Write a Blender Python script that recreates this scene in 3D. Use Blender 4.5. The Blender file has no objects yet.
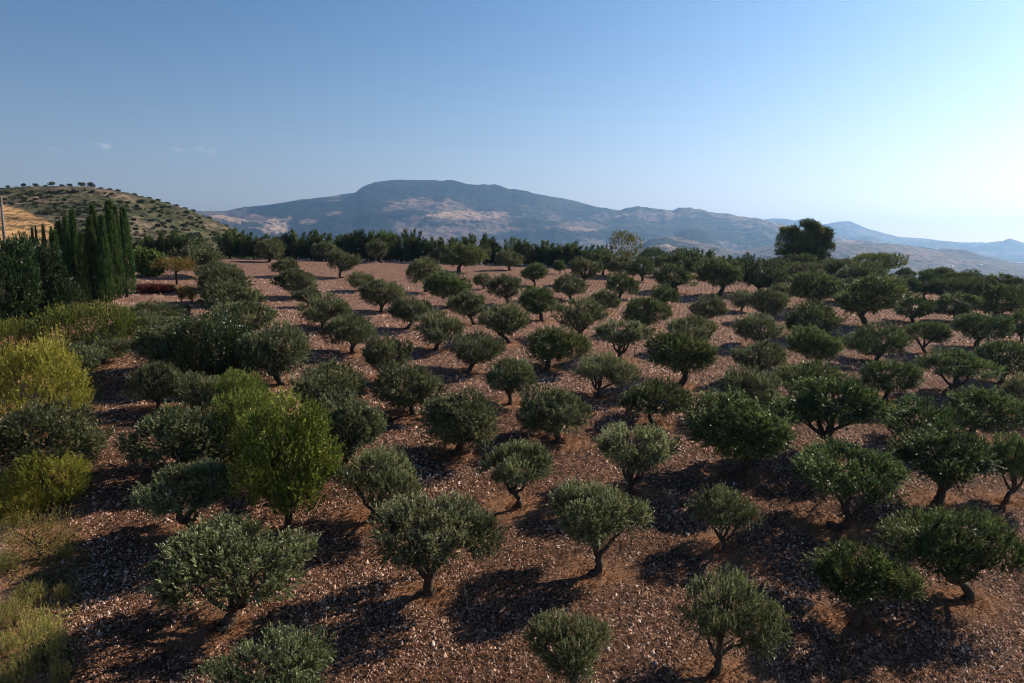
import bpy, math, time
import numpy as np
T0 = time.time()
rng = np.random.default_rng(7)
F = 740.0; CX = 512.0; CY = 341.5; HY = 258.0
TH = math.atan((CY - HY) / F)
scene = bpy.context.scene
col = scene.collection

# ------------------------------------------------------------------ helpers
def ray(u, v):
    x = (u - CX) / F; z = -(v - CY) / F
    return np.array([x, math.cos(TH) + z * math.sin(TH), -math.sin(TH) + z * math.cos(TH)])

def az_slope(u, v):
    d = ray(u, v)
    return math.atan2(d[0], d[1]), d[2] / math.hypot(d[0], d[1])

def hash3(i, j, s):
    n = (i * 374761393 + j * 668265263 + s * 1442695041) & 0x7fffffff
    n = ((n ^ (n >> 13)) * 1274126177) & 0x7fffffff
    return ((n ^ (n >> 16)) & 0xffff) / 65535.0

def vnoise(x, y, s=0):
    xi = np.floor(x).astype(np.int64); yi = np.floor(y).astype(np.int64)
    fx = x - xi; fy = y - yi
    fx = fx * fx * fx * (fx * (fx * 6 - 15) + 10); fy = fy * fy * fy * (fy * (fy * 6 - 15) + 10)
    a = hash3(xi, yi, s); b = hash3(xi + 1, yi, s); c = hash3(xi, yi + 1, s); d = hash3(xi + 1, yi + 1, s)
    return (a * (1 - fx) + b * fx) * (1 - fy) + (c * (1 - fx) + d * fx) * fy

def fbm(x, y, o=5, s=0, gain=.5):
    t = 0; a = 1; w = 0
    for k in range(o):
        t = t + a * vnoise(x * 2 ** k + 17.3 * k, y * 2 ** k - 9.1 * k, s + k); w += a; a *= gain
    return t / w

def ridged(x, y, o=5, s=0):
    t = 0; a = 1; w = 0
    for k in range(o):
        t = t + a * (1 - np.abs(2 * vnoise(x * 2 ** k + 7.3 * k, y * 2 ** k - 3.1 * k, s + k) - 1)); w += a; a *= .5
    return t / w

def sstep(a, b, x):
    t = np.clip((x - a) / (b - a), 0, 1)
    return t * t * (3 - 2 * t)

def mesh_obj(name, V, Fc, mat, parent=None, attrs=None, smooth=False, colors=None):
    """V (n,3); Fc (m,k) of one polygon size; attrs: per-face float"""
    me = bpy.data.meshes.new(name)
    V = np.asarray(V, dtype=np.float32); Fc = np.asarray(Fc, dtype=np.int32)
    n, k = Fc.shape
    me.vertices.add(len(V)); me.vertices.foreach_set('co', V.ravel())
    me.loops.add(n * k); me.loops.foreach_set('vertex_index', Fc.ravel())
    me.polygons.add(n)
    me.polygons.foreach_set('loop_start', np.arange(0, n * k, k, dtype=np.int32))
    if smooth:
        me.polygons.foreach_set('use_smooth', np.ones(n, dtype=bool))
    me.update(calc_edges=True)
    if attrs:
        for an, vals in attrs.items():
            a = me.attributes.new(an, 'FLOAT', 'FACE'); a.data.foreach_set('value', np.asarray(vals, dtype=np.float32))
    if colors:
        for an, vals in colors.items():
            a = me.attributes.new(an, 'FLOAT_COLOR', 'POINT')
            c = np.ones((len(V), 4), dtype=np.float32); c[:, :3] = vals
            a.data.foreach_set('color', c.ravel())
    me.materials.append(mat)
    o = bpy.data.objects.new(name, me); col.objects.link(o)
    if parent: o.parent = parent
    return o

def tag(o, label=None, cat=None, group=None, kind=None):
    if label: o['label'] = label
    if cat: o['category'] = cat
    if group: o['group'] = group
    if kind: o['kind'] = kind
    return o

def empty(name):
    e = bpy.data.objects.new(name, None); col.objects.link(e); e.empty_display_size = .3
    return e

def unit(v):
    return v / (np.linalg.norm(v, axis=-1, keepdims=True) + 1e-9)

# ------------------------------------------------------------------ ground height
C6 = [-16.0995, -0.062652, 0.168877, 0.0177567, 0.0350157, -0.0458713]
_cx = [-110, -80, -50, -10, 20, 50, 75, 110, 150]
_cy = [135, 141, 148, 146, 136, 117, 104, 95, 88]
def crest(x): return np.interp(x, _cx, _cy)
def gz(x, y):
    x = np.asarray(x, float); y = np.asarray(y, float)
    xc = np.clip(x, -75, 85); yc = np.clip(y, 4, None)
    cr = crest(x); yy = np.minimum(yc, cr)
    z = C6[0] + C6[1] * xc + C6[2] * yy + C6[3] * xc * xc / 100 + C6[4] * xc * yy / 100 + C6[5] * yy * yy / 100
    d = np.maximum(y - cr, 0)
    z = z - .34 * (np.sqrt(d * d + 400) - 20)
    return z + (vnoise(x / 9, y / 9, 3) - .5) * .35

def hit(u, v, tmax=260.):
    d = ray(u, v)
    t = np.arange(8, tmax, .1)
    P = t[:, None] * d
    g = gz(P[:, 0], P[:, 1])
    k = np.argmax(P[:, 2] < g)
    if P[k, 2] >= g[k]:
        # misses: nearest approach on the crest
        k = int(np.argmin((P[:, 2] - g)))
    return P[k, 0], P[k, 1], float(g[k]), t[k]

# ------------------------------------------------------------------ materials
def newmat(name):
    m = bpy.data.materials.new(name); m.use_nodes = True
    nt = m.node_tree; nt.nodes.clear()
    return m, nt, nt.nodes, nt.links

def leaf_mat(name, dark, light, tipc, transl=.3, gloss=.35, rough=.45, objvar=.18):
    m, nt, N, L = newmat(name)
    out = N.new('ShaderNodeOutputMaterial')
    at = N.new('ShaderNodeAttribute'); at.attribute_name = 'tint'
    oi = N.new('ShaderNodeObjectInfo')
    cr = N.new('ShaderNodeValToRGB')
    cr.color_ramp.elements[0].position = 0; cr.color_ramp.elements[0].color = (*dark, 1)
    cr.color_ramp.elements[1].position = 1; cr.color_ramp.elements[1].color = (*tipc, 1)
    e = cr.color_ramp.elements.new(.6); e.color = (*light, 1)
    L.new(at.outputs['Fac'], cr.inputs[0])
    hs = N.new('ShaderNodeHueSaturation')
    mr = N.new('ShaderNodeMapRange'); mr.inputs[3].default_value = 1 - objvar; mr.inputs[4].default_value = 1 + objvar
    L.new(oi.outputs['Random'], mr.inputs[0]); L.new(mr.outputs[0], hs.inputs['Value'])
    mh = N.new('ShaderNodeMath'); mh.operation = 'MULTIPLY'; mh.inputs[1].default_value = 7.31
    L.new(oi.outputs['Random'], mh.inputs[0])
    fr = N.new('ShaderNodeMath'); fr.operation = 'FRACT'; L.new(mh.outputs[0], fr.inputs[0])
    mr2 = N.new('ShaderNodeMapRange'); mr2.inputs[3].default_value = .485; mr2.inputs[4].default_value = .515
    L.new(fr.outputs[0], mr2.inputs[0]); L.new(mr2.outputs[0], hs.inputs['Hue'])
    L.new(cr.outputs[0], hs.inputs['Color'])
    p = N.new('ShaderNodeBsdfPrincipled'); p.inputs['Roughness'].default_value = rough
    p.inputs['Specular IOR Level'].default_value = gloss
    L.new(hs.outputs[0], p.inputs['Base Color'])
    tr = N.new('ShaderNodeBsdfTranslucent'); L.new(hs.outputs[0], tr.inputs['Color'])
    mx = N.new('ShaderNodeMixShader'); mx.inputs[0].default_value = transl
    L.new(p.outputs[0], mx.inputs[1]); L.new(tr.outputs[0], mx.inputs[2]); L.new(mx.outputs[0], out.inputs[0])
    return m

def bark_mat(name, c1, c2):
    m, nt, N, L = newmat(name)
    out = N.new('ShaderNodeOutputMaterial'); p = N.new('ShaderNodeBsdfPrincipled')
    tc = N.new('ShaderNodeTexCoord'); mp = N.new('ShaderNodeMapping'); mp.inputs['Scale'].default_value = (9, 9, 2.5)
    no = N.new('ShaderNodeTexNoise'); no.inputs['Scale'].default_value = 2; no.inputs['Detail'].default_value = 5
    L.new(tc.outputs['Object'], mp.inputs[0]); L.new(mp.outputs[0], no.inputs['Vector'])
    cr = N.new('ShaderNodeValToRGB'); cr.color_ramp.elements[0].position = .35; cr.color_ramp.elements[1].position = .65
    cr.color_ramp.elements[0].color = (*c1, 1); cr.color_ramp.elements[1].color = (*c2, 1)
    L.new(no.outputs[0], cr.inputs[0]); L.new(cr.outputs[0], p.inputs['Base Color'])
    p.inputs['Roughness'].default_value = .9; p.inputs['Specular IOR Level'].default_value = .15
    b = N.new('ShaderNodeBump'); b.inputs['Strength'].default_value = .8; b.inputs['Distance'].default_value = .03
    L.new(no.outputs[0], b.inputs['Height']); L.new(b.outputs[0], p.inputs['Normal'])
    L.new(p.outputs[0], out.inputs[0])
    return m

M = {}
M['olive_grey'] = leaf_mat('olive_leaf_grey', (.028, .036, .014), (.155, .172, .068), (.400, .415, .215), .32, .35)
M['olive_green'] = leaf_mat('olive_leaf_green', (.017, .030, .007), (.100, .136, .036), (.290, .330, .120), .32, .3)
M['yellow'] = leaf_mat('yellow_leaf', (.085, .085, .010), (.270, .265, .036), (.430, .380, .080), .35, .2, .6)
M['yellow_green'] = leaf_mat('yellow_green_leaf', (.045, .060, .008), (.150, .172, .026), (.340, .320, .055), .3, .25, .5)
M['fresh'] = leaf_mat('fresh_green_leaf', (.050, .080, .014), (.130, .185, .030), (.230, .260, .060), .35, .25)
M['dark'] = leaf_mat('dark_broad_leaf', (.012, .024, .009), (.032, .055, .017), (.080, .110, .035), .2, .3)
M['laurel'] = leaf_mat('laurel_leaf', (.016, .034, .010), (.045, .085, .020), (.150, .130, .040), .2, .5, .35)
M['cypress'] = leaf_mat('cypress_leaf', (.014, .032, .009), (.065, .115, .030), (.160, .220, .065), .25, .15, .7, .12)
M['hedge'] = leaf_mat('hedge_leaf', (.020, .038, .012), (.100, .140, .042), (.26, .29, .10), .35, .2, .6)
M['pine'] = leaf_mat('pine_needle', (.018, .034, .010), (.075, .105, .026), (.230, .240, .060), .15, .2, .6)
M['red'] = leaf_mat('red_leaf', (.055, .010, .008), (.120, .024, .016), (.210, .070, .040), .3, .2)
M['orange'] = leaf_mat('orange_leaf', (.095, .068, .012), (.230, .165, .032), (.380, .250, .060), .3, .2)
M['drybush'] = leaf_mat('dry_bush_leaf', (.090, .070, .022), (.190, .150, .045), (.330, .230, .090), .3, .15, .7)
M['scrub'] = leaf_mat('scrub_leaf', (.030, .042, .018), (.080, .092, .040), (.150, .150, .075), .2, .2)
M['straw'] = leaf_mat('straw_blade', (.20, .10, .045), (.34, .18, .085), (.48, .30, .15), .2, .15, .8)
M['weed'] = leaf_mat('weed_blade', (.12, .12, .03), (.30, .27, .08), (.52, .42, .18), .42, .15, .8)
M['bark'] = bark_mat('olive_bark', (.035, .026, .020), (.095, .075, .058))
M['bark2'] = bark_mat('dark_bark', (.025, .018, .014), (.070, .050, .038))
M['wood'] = bark_mat('weathered_pole_wood', (.13, .12, .11), (.26, .24, .22))

# ------------------------------------------------------------------ tubes
def tube(pts, rad, seg=7):
    pts = np.asarray(pts, float); rad = np.asarray(rad, float)
    n = len(pts)
    tan = unit(np.gradient(pts, axis=0))
    V = []
    up = np.array([.3, .2, 1.]); 
    if abs(tan[0] @ unit(up)) > .95: up = np.array([1., .1, 0])
    for i in range(n):
        a = unit(np.cross(tan[i], up)[None])[0]; b = np.cross(tan[i], a)
        for k in range(seg):
            t = 2 * math.pi * k / seg
            V.append(pts[i] + rad[i] * (1 + .12 * math.sin(3 * t + i)) * (a * math.cos(t) + b * math.sin(t)))
    Q = []
    for i in range(n - 1):
        for k in range(seg):
            k2 = (k + 1) % seg
            Q.append([i * seg + k, i * seg + k2, (i + 1) * seg + k2, (i + 1) * seg + k])
    return np.array(V), np.array(Q)

def join(parts):
    V = []; Q = []; o = 0
    for v, q in parts:
        V.append(v); Q.append(q + o); o += len(v)
    return np.concatenate(V), np.concatenate(Q)

def limb(p0, p1, r0, r1, bend, rg, n=7):
    t = np.linspace(0, 1, n)[:, None]
    p0 = np.array(p0, float); p1 = np.array(p1, float)
    off = rg.normal(size=3) * bend
    p = p0 * (1 - t) + p1 * t + off * np.sin(np.pi * t) + rg.normal(size=(n, 3)) * bend * .15 * np.sin(np.pi * t)
    return tube(p, r0 * (1 - t[:, 0]) + r1 * t[:, 0])

# ------------------------------------------------------------------ foliage
def shoots(P, D, Ls, n, a, b, alpha, rg, tint0, tvar=.16, curl=.0):
    """leaves along shoots: P base, D dir, Ls length; n leaves per shoot; a,b leaf size"""
    m = len(P)
    t = rg.uniform(.08, 1, (m, n))
    D = unit(D)
    q = P[:, None] + D[:, None] * (Ls[:, None] * t)[..., None]
    q[..., 2] -= curl * (t ** 2) * Ls[:, None]
    R = rg.normal(size=(m, n, 3)); R -= (R * D[:, None]).sum(-1, keepdims=True) * D[:, None]; R = unit(R)
    al = rg.uniform(alpha * .5, alpha * 1.3, (m, n))[..., None]
    d = unit(D[:, None] * np.cos(al) + R * np.sin(al))
    W = unit(np.cross(d, rg.normal(size=(m, n, 3))))
    sc = rg.uniform(.65, 1.25, (m, n))[..., None]
    q = q.reshape(-1, 3); d = d.reshape(-1, 3); W = W.reshape(-1, 3); sc = sc.reshape(-1, 1)
    V = np.stack([q, q + d * a * .5 * sc + W * b * .5 * sc, q + d * a * sc, q + d * a * .5 * sc - W * b * .5 * sc], 1).reshape(-1, 3)
    Q = np.arange(len(V)).reshape(-1, 4)
    ti = np.clip(tint0[:, None] + rg.normal(size=(m, n)) * tvar + (t - .5) * .25, 0, 1).ravel()
    return V, Q, ti

def lobes_crown(lobes, N, rg, inner=.25, noise=.16, gap=0):
    gs = rg.uniform(10, 90)
    """points + normals on a union of ellipsoids; lobes rows: x y z rx ry rz"""
    lobes = np.asarray(lobes, float)
    area = (lobes[:, 3] * lobes[:, 4] + lobes[:, 3] * lobes[:, 5] + lobes[:, 4] * lobes[:, 5])
    P = []; Nn = []; tot = 0; K = []
    while tot < N:
        k = rg.choice(len(lobes), N, p=area / area.sum())
        v = unit(rg.normal(size=(N, 3)))
        r = np.where(rg.random(N) < inner, rg.uniform(.45, .9, N), rg.normal(1, .05, N))
        fac = 1 + noise * (2 * fbm(v[:, 0] * 2.2 + k * 5.1 + 40, v[:, 1] * 2.2 + v[:, 2] * 1.7 + 40, 3, 5) - 1) * 2
        p = lobes[k, :3] + v * lobes[k, 3:] * (r * fac)[:, None]
        q = (p[:, None] - lobes[None, :, :3]) / lobes[None, :, 3:]
        s = (q ** 2).sum(-1); s[np.arange(N), k] = 9
        keep = (s.min(1) > .62)
        if gap: keep &= fbm(p[:, 0] * 1.7 + p[:, 2] * 1.1 + gs, p[:, 1] * 1.7 - p[:, 2] * 1.3 + gs, 3, 15) > gap * rg.uniform(.9, 1.1, N)
        P.append(p[keep]); Nn.append(unit(v / lobes[k, 3:])[keep]); K.append(k[keep]); tot += keep.sum()
    return np.concatenate(P)[:N], np.concatenate(Nn)[:N], np.concatenate(K)[:N]

PROTO = {}
def add_proto(kind, crown_data, trunk_data, W, H, mat, bark='bark', nm='tree', lean=(0, 0)):
    V, Q, ti = crown_data
    PROTO.setdefault(kind, []).append(dict(c=(V, Q, ti), t=trunk_data, W=W, H=H, mat=mat, bark=bark, nm=nm, lean=lean, me=None))

def measure(V):
    x = np.percentile(V[:, 0], [1.0, 99.0]); y = np.percentile(V[:, 1], [1., 99.]); z = np.percentile(V[:, 2], [1., 99.4])
    return .5 * ((x[1] - x[0]) + (y[1] - y[0])), z[1], z[0]

def olive(seed, mat, wide=1.0, dens=2300, leaf=(.105, .031), upright=.9, trunk_h=.92, op=False):
    rg = np.random.default_rng(seed)
    L = []
    n = int(rg.integers(6, 10)); style = seed % 3
    a0 = rg.random() * 6.28
    for i in range(n):
        a = a0 + i * 2.399 + rg.normal() * .35; rr = math.sqrt((i + .3) / n) * rg.uniform(.85, 1.4) * wide
        zc = [2.05, 2.2, 2.0][style] - [.22, .0, .3][style] * (rr / wide) ** 2 + rg.uniform(-.45, .45)
        q_ = rg.uniform(.45, .85)
        L.append([rr * math.cos(a), rr * math.sin(a), zc, q_ * rg.uniform(.85, 1.15), q_ * rg.uniform(.85, 1.15), q_ * rg.uniform(.8, 1.15)])
    if op:
        for l in L:
            rr = math.hypot(l[0], l[1]) / (1.3 * wide); l[2] = 2.55 - .55 * rr * rr + rg.uniform(-.3, .3); l[5] *= .85
        L.append([rg.normal() * .1, rg.normal() * .1, 2.5, 1.0 * wide, 1.0 * wide, .72])
    else: L.append([rg.normal() * .12, rg.normal() * .12, 2.1, 1.15 * wide, 1.15 * wide, [1.08, .98, 1.12][style]])
    P, Nn, K = lobes_crown(L, dens, rg, .28, .30, .45 if op else .40)
    lt = rg.normal(.42, .13, len(L))
    up = np.array([0, 0, 1.])
    low = np.clip(-Nn[:, 2:3] * 1.5, 0, 1)
    D = (up * upright * 1.15 + Nn * .6) * (1 - low) + (Nn * .7 + up * -.25) * low + rg.normal(size=Nn.shape) * .32
    Ls = rg.uniform(.22, .52, len(P)) * np.where(rg.random(len(P)) < .10, 1.7, 1)
    P = P - unit(D) * (Ls * .5)[:, None]
    V, Q, ti = shoots(P, D, Ls, 21, leaf[0], leaf[1], .45, rg, np.clip(lt[K] + rg.normal(size=len(P)) * .22, 0, 1))
    # trunk and limbs
    lean = rg.normal(size=2) * .13
    base = np.array([-lean[0] * 1.2, -lean[1] * 1.2, -.15]); fork = np.array([lean[0] * .4, lean[1] * .4, trunk_h * rg.uniform(.75, 1.1)])
    parts = [limb(base, fork, .165, .105, .09, rg, 8)]
    fl = limb(base + [0, 0, -.02], base + [0, 0, .3], .2, .13, .01, rg, 4); parts.append(fl)
    order = rg.permutation(len(L) - 1)[:6]; fork = fork - [0, 0, .12]
    for k in order:
        tip = np.array(L[k][:3]) + [0, 0, .1]
        mid = fork * .5 + tip * .5 + [0, 0, -.18]
        parts.append(limb(fork + [0, 0, -.05], mid, .085, .055, .07, rg))
        parts.append(limb(mid, tip, .055, .02, .08, rg))
        for _ in range(2):
            parts.append(limb(mid, tip + rg.normal(size=3) * [.45, .45, .2], .035, .012, .08, rg, 5))
    base_xy = base[:2]
    V = V - [base_xy[0], base_xy[1], 0]
    tv, tq = join(parts); tv = tv - [base_xy[0], base_xy[1], 0]
    W, H, z0 = measure(V)
    cxm = V[:, 0].mean(), V[:, 1].mean()
    add_proto('olive_' + mat + ('_open' if op else ''), (V, Q, ti), (tv, tq), W, H, M['olive_' + mat], 'bark', 'olive_tree', cxm)

for s in range(6): olive(100 + s, 'grey', wide=[1, 1.08, .95, 1.1, .9, 1.0][s], upright=[.9, 1.1, .8, 1., .9, 1.2][s])
for s in range(6): olive(200 + s, 'green', wide=[1, 1.12, .95, 1.1, .92, 1.05][s], upright=[.9, 1.0, .8, 1.1, .7, .9][s], dens=2300)

for s in range(4): olive(500 + s, 'grey', wide=[1, 1.1, .95, 1.05][s], dens=2300, leaf=(.092, .027), op=True, trunk_h=.85)
for s in range(3): olive(520 + s, 'green', wide=[1, 1.1, .95][s], dens=2500, leaf=(.092, .027), op=True, trunk_h=.85)
def bush(kind, seed, mat, rx, h, dens, n, leaf, upright, nm, z0=.0, trunkh=0, nl=8, Lr=(.3, .7), inner=.3, bark='bark2', noise=.26, alpha=.55, spread=.66):
    rg = np.random.default_rng(seed); L = []
    for i in range(nl):
        a = i * 2.399 + seed; rr = math.sqrt((i + .2) / nl) * rx * spread
        zz = z0 + (h - z0) * (.5 + .12 * rg.normal() * .6) - (h - z0) * .12 * (rr / rx)
        L.append([rr * math.cos(a), rr * math.sin(a), zz, rx * rg.uniform(.36, .5), rx * rg.uniform(.36, .5), (h - z0) * rg.uniform(.34, .45)])
    P, Nn, K = lobes_crown(L, dens, rg, inner, noise)
    k = P[:, 2] > .02; P = P[k]; Nn = Nn[k]; K = K[k]
    lt = rg.normal(.45, .1, nl)
    D = np.array([0, 0, 1.]) * upright + Nn * .7 + rg.normal(size=Nn.shape) * .3
    Ls = rg.uniform(Lr[0], Lr[1], len(P)); P = P - unit(D) * (Ls * .45)[:, None]
    V, Q, ti = shoots(P, D, Ls, n, leaf[0], leaf[1], alpha, rg, np.clip(lt[K] + rg.normal(size=len(P)) * .2, 0, 1))
    V[:, 2] = np.maximum(V[:, 2], .0)
    parts = [limb([0, 0, -.15], [.03, .02, max(trunkh, .3)], rx * .07 + .02, rx * .05 + .01, .03, rg, 6)]
    f = np.array([.03, .02, max(trunkh, .3) - .04])
    for q in range(min(nl, 6)):
        tip = np.array(L[q][:3]); parts.append(limb(f, tip, rx * .035 + .01, .012, rx * .06, rg))
    W, H, zz = measure(V)
    add_proto(kind, (V, Q, ti), join(parts), W, H, M[mat], bark, nm, (0, 0))

for s in range(3):
    bush('yellowtree', 300 + s, 'yellow_green', 1.9, 4.6, 2600, 14, (.10, .045), 1.3, 'broadleaf_tree', z0=.9, trunkh=1.0, nl=11)
    bush('yellowbush', 310 + s, 'yellow', 2.0, 3.0, 2600, 16, (.08, .035), 1.1, 'yellow_shrub', z0=.0, nl=10)
    bush('dark', 320 + s, 'dark', 2.6, 5.2, 2600, 14, (.17, .09), .6, 'broadleaf_tree', z0=.5, trunkh=.9, nl=11)
def tall(seed):
    rg = np.random.default_rng(seed)
    L = [(0, 0, 1.9, 1.0, 1.0, .9), (.1, 0, 2.9, 1.15, 1.15, 1.0), (.1, .1, 4.0, .75, .75, .8)]
    for i in range(9):
        a = i * 2.399; z = 1.5 + 2.6 * (i + .5) / 9; rr = 1.15 - .28 * abs(z - 2.6)
        q = rg.uniform(.45, .7); L.append((rr * math.cos(a), rr * math.sin(a), z, q, q, q * 1.15))
    P, Nn, K = lobes_crown(L, 3300, rg, .3, .34, .44)
    D = np.array([0, 0, 1.3]) + Nn * .6 + rg.normal(size=Nn.shape) * .3; Ls = rg.uniform(.25, .7, len(P)); P = P - unit(D) * (Ls * .4)[:, None]
    lt = rg.normal(.45, .14, len(L))
    V, Q, ti = shoots(P, D, Ls, 14, .10, .045, .55, rg, np.clip(lt[K] + rg.normal(size=len(P)) * .2, 0, 1))
    parts = [limb([0, 0, -.15], [.05, .02, 1.0], .15, .11, .05, rg, 7)]
    for q in range(7):
        parts.append(limb([.05, .02, .95], np.array(L[3 + q][:3]), .06, .015, .12, rg))
    W, H, _ = measure(V); add_proto('talltree', (V, Q, ti), join(parts), W, H, M['yellow_green'], 'bark2', 'broadleaf_tree', (0, 0))
tall(360)
bush('drytree', 330, 'drybush', 1.6, 1.9, 600, 12, (.07, .03), .7, 'dry_shrub', z0=.3, trunkh=.4, nl=7, inner=.5)
bush('weedbush', 331, 'weed', .9, 1.1, 420, 12, (.10, .022), 1.3, 'weed_shrub', nl=8, Lr=(.25, .7), noise=.34, spread=.85)
bush('freshtree', 332, 'fresh', 1.5, 3.2, 1700, 14, (.10, .05), 1.1, 'broadleaf_tree', z0=.6, trunkh=.8, nl=9)
bush('freshbig', 333, 'fresh', 1.8, 2.8, 900, 10, (.24, .17), .4, 'broadleaf_tree', z0=.2, trunkh=.6, nl=8, alpha=.9)
for s in range(2):
    bush('laurel', 340 + s, 'laurel', 2.2, 3.3, 2800, 14, (.13, .055), 1.8, 'laurel_shrub', z0=.1, nl=10, Lr=(.4, .95), noise=.1)
    bush('ygshrub', 345 + s, 'yellow_green', 2.4, 2.6, 2400, 14, (.09, .04), 1.2, 'green_shrub', nl=10)
bush('red', 350, 'red', 1.2, 1.0, 700, 12, (.10, .06), .8, 'red_shrub', nl=7)
bush('orangetree', 351, 'orange', 1.5, 2.9, 650, 12, (.10, .05), .5, 'orange_leaved_tree', z0=1.5, trunkh=1.4, nl=7)
bush('sapling', 352, 'orange', .55, 2.0, 260, 10, (.10, .05), 1.3, 'young_tree', z0=.5, trunkh=.8, nl=5)
bush('darksapling', 353, 'dark', .5, 1.8, 300, 12, (.09, .04), 1.3, 'young_tree', nl=5)
bush('airytree', 354, 'yellow_green', 2.2, 5.0, 1000, 14, (.13, .06), .6, 'airy_tree', z0=1.6, trunkh=1.6, nl=10, noise=.25, spread=.8, inner=.35)
bush('umbrella', 355, 'hedge', 3.2, 4.2, 1700, 12, (.20, .07), .5, 'spreading_tree', z0=2.2, trunkh=1.6, nl=12, spread=.85)
bush('scrubbush', 356, 'scrub', 1.5, 1.6, 130, 12, (.34, .22), .3, 'hillside_bush', nl=5)
bush('scrubbush', 357, 'scrub', 1.7, 1.5, 130, 12, (.34, .22), .3, 'hillside_bush', nl=6)
bush('hilltree', 358, 'scrub', 2.0, 3.4, 220, 12, (.36, .22), .2, 'hilltop_tree', z0=1.5, trunkh=1.4, nl=7, spread=.8)
bush('hilltree', 359, 'scrub', 2.2, 3.0, 220, 12, (.36, .22), .2, 'hilltop_tree', z0=1.3, trunkh=1.2, nl=6, spread=.85)

def cypress(seed):
    rg = np.random.default_rng(seed); N = 2600
    Hh = 10.; R = 1.05
    z = Hh * rg.random(N) ** .85; a = rg.random(N) * 6.283
    prof = R * np.clip(z / 1.2 + .25, 0, 1) ** .5 * np.clip(1 - z / Hh, 0, 1) ** .78
    prof = prof * (1 + .35 * (fbm(a * 1.9 + 30, z * .8 + seed, 3, seed) - .5) * 2.6)
    r = prof * np.where(rg.random(N) < .25, rg.uniform(.4, .9, N), 1)
    bend = .12 * np.sin(z / Hh * 2 + seed)
    P = np.stack([r * np.cos(a) + bend, r * np.sin(a), z * .97], 1)
    D = np.stack([np.cos(a) * .38, np.sin(a) * .38, np.ones(N)], 1) + rg.normal(size=(N, 3)) * .12
    Ls = rg.uniform(.35, .8, N)
    V, Q, ti = shoots(P, D, Ls, 14, .16, .055, .4, rg, np.clip(.45 + .5 * (fbm(a * 2 + 9, z * 2, 2, 4) - .5) * 2 + rg.normal(size=N) * .1, 0, 1))
    V[:, 2] = np.maximum(V[:, 2], .02)
    W, H, _ = measure(V)
    add_proto('cypress', (V, Q, ti), limb([0, 0, -.2], [0, 0, 8.5], .2, .03, .02, rg, 8), W, H, M['cypress'], 'bark2', 'cypress_tree')
for s in range(4): cypress(400 + s)

def hedgetree(seed, kind='hedge', nm='hedge_conifer', lean=.35):
    rg = np.random.default_rng(seed); Vs = []; Qs = []; Ts = []; off = 0; parts = [limb([0, 0, -.2], [.1, 0, 4.2], .14, .03, .06, rg, 7)]
    for i in range(26):
        a = rg.random() * 6.283; z0 = rg.uniform(.05, 2.6) if i < 14 else rg.uniform(.0, .9); rr = rg.uniform(.1, 1.1)
        d = unit(np.array([[math.cos(a) * .5 + lean * .8, math.sin(a) * .5, rg.uniform(.7, 1.3)]]))[0]
        Lb = rg.uniform(1.8, 3.0) if i > 3 else rg.uniform(2.6, 3.4)
        if i < 3: z0 = rg.uniform(1.6, 2.3)
        N = 120; t = rg.random(N)
        p0 = np.array([rr * math.cos(a), rr * math.sin(a), z0])
        P = p0 + d * (t * Lb)[:, None] + rg.normal(size=(N, 3)) * (.36 * (1 - t) + .04)[:, None]
        D = d + rg.normal(size=(N, 3)) * .38
        V, Q, ti = shoots(P, D, rg.uniform(.3, .6, N), 12, .17, .06, .45, rg, np.clip(rg.normal(.42, .12) + rg.normal(size=N) * .1, 0, 1))
        Vs.append(V); Qs.append(Q + off); Ts.append(ti); off += len(V)
        if i < 6: parts.append(limb([0, 0, max(.2, z0 - .3)], p0 + d * Lb * .7, .04, .012, .05, rg, 5))
    V = np.concatenate(Vs); V[:, 2] = np.maximum(V[:, 2], .02)
    W, H, _ = measure(V)
    add_proto(kind, (V, np.concatenate(Qs), np.concatenate(Ts)), join(parts), W, H, M['hedge'], 'bark2', nm)
for s in range(5): hedgetree(420 + s)

def pine(seed):
    rg = np.random.default_rng(seed); Vs = []; Qs = []; Ts = []; off = 0; parts = []
    stems = [(-2.3, .3, 6.4), (.1, -.4, 7.2), (2.4, .4, 6.3)]
    for sx, sy, hh in stems:
        top = np.array([sx, sy, hh]); b = np.array([sx * .15, sy * .15, -.2])
        parts.append(limb(b, top, .26, .05, .15, rg, 10))
        for i in range(50):
            f = rg.uniform(.08, 1.); a = rg.random() * 6.283
            if i == 0: f = 1.
            ll = 2.5 * max(1.12 - f, 0) ** .6 * rg.uniform(.2, 1.1) + .1
            ax = np.array([math.cos(a), math.sin(a), 0.]) + np.array([sx, sy, 0]) * .12
            st = b * (1 - f) + top * f
            tip = st + np.array([ax[0] * ll, ax[1] * ll, rg.uniform(.05, .45) * ll])
            parts.append(limb(st, tip, .055, .018, .1, rg, 5))
            N = 130; rad = rg.uniform(.5, .95)
            v = unit(rg.normal(size=(N, 3))) * (rg.random((N, 1)) ** .4) * [rad, rad, rad * .62]
            P = tip + v; D = unit(v) * .8 + np.array([0, 0, .7]) + rg.normal(size=(N, 3)) * .25
            V, Q, ti = shoots(P, D, rg.uniform(.25, .6, N), 14, .17, .045, .6, rg, np.clip(rg.normal(.45, .17) + v[:, 2] * .3 + rg.normal(size=N) * .1, 0, 1))
            Vs.append(V); Qs.append(Q + off); Ts.append(ti); off += len(V)
    V = np.concatenate(Vs); W, H, _ = measure(V)
    add_proto('pine', (V, np.concatenate(Qs), np.concatenate(Ts)), join(parts), V[:, 0].max() - V[:, 0].min(), H, M['pine'], 'bark2', 'pine_tree')
pine(440)

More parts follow.
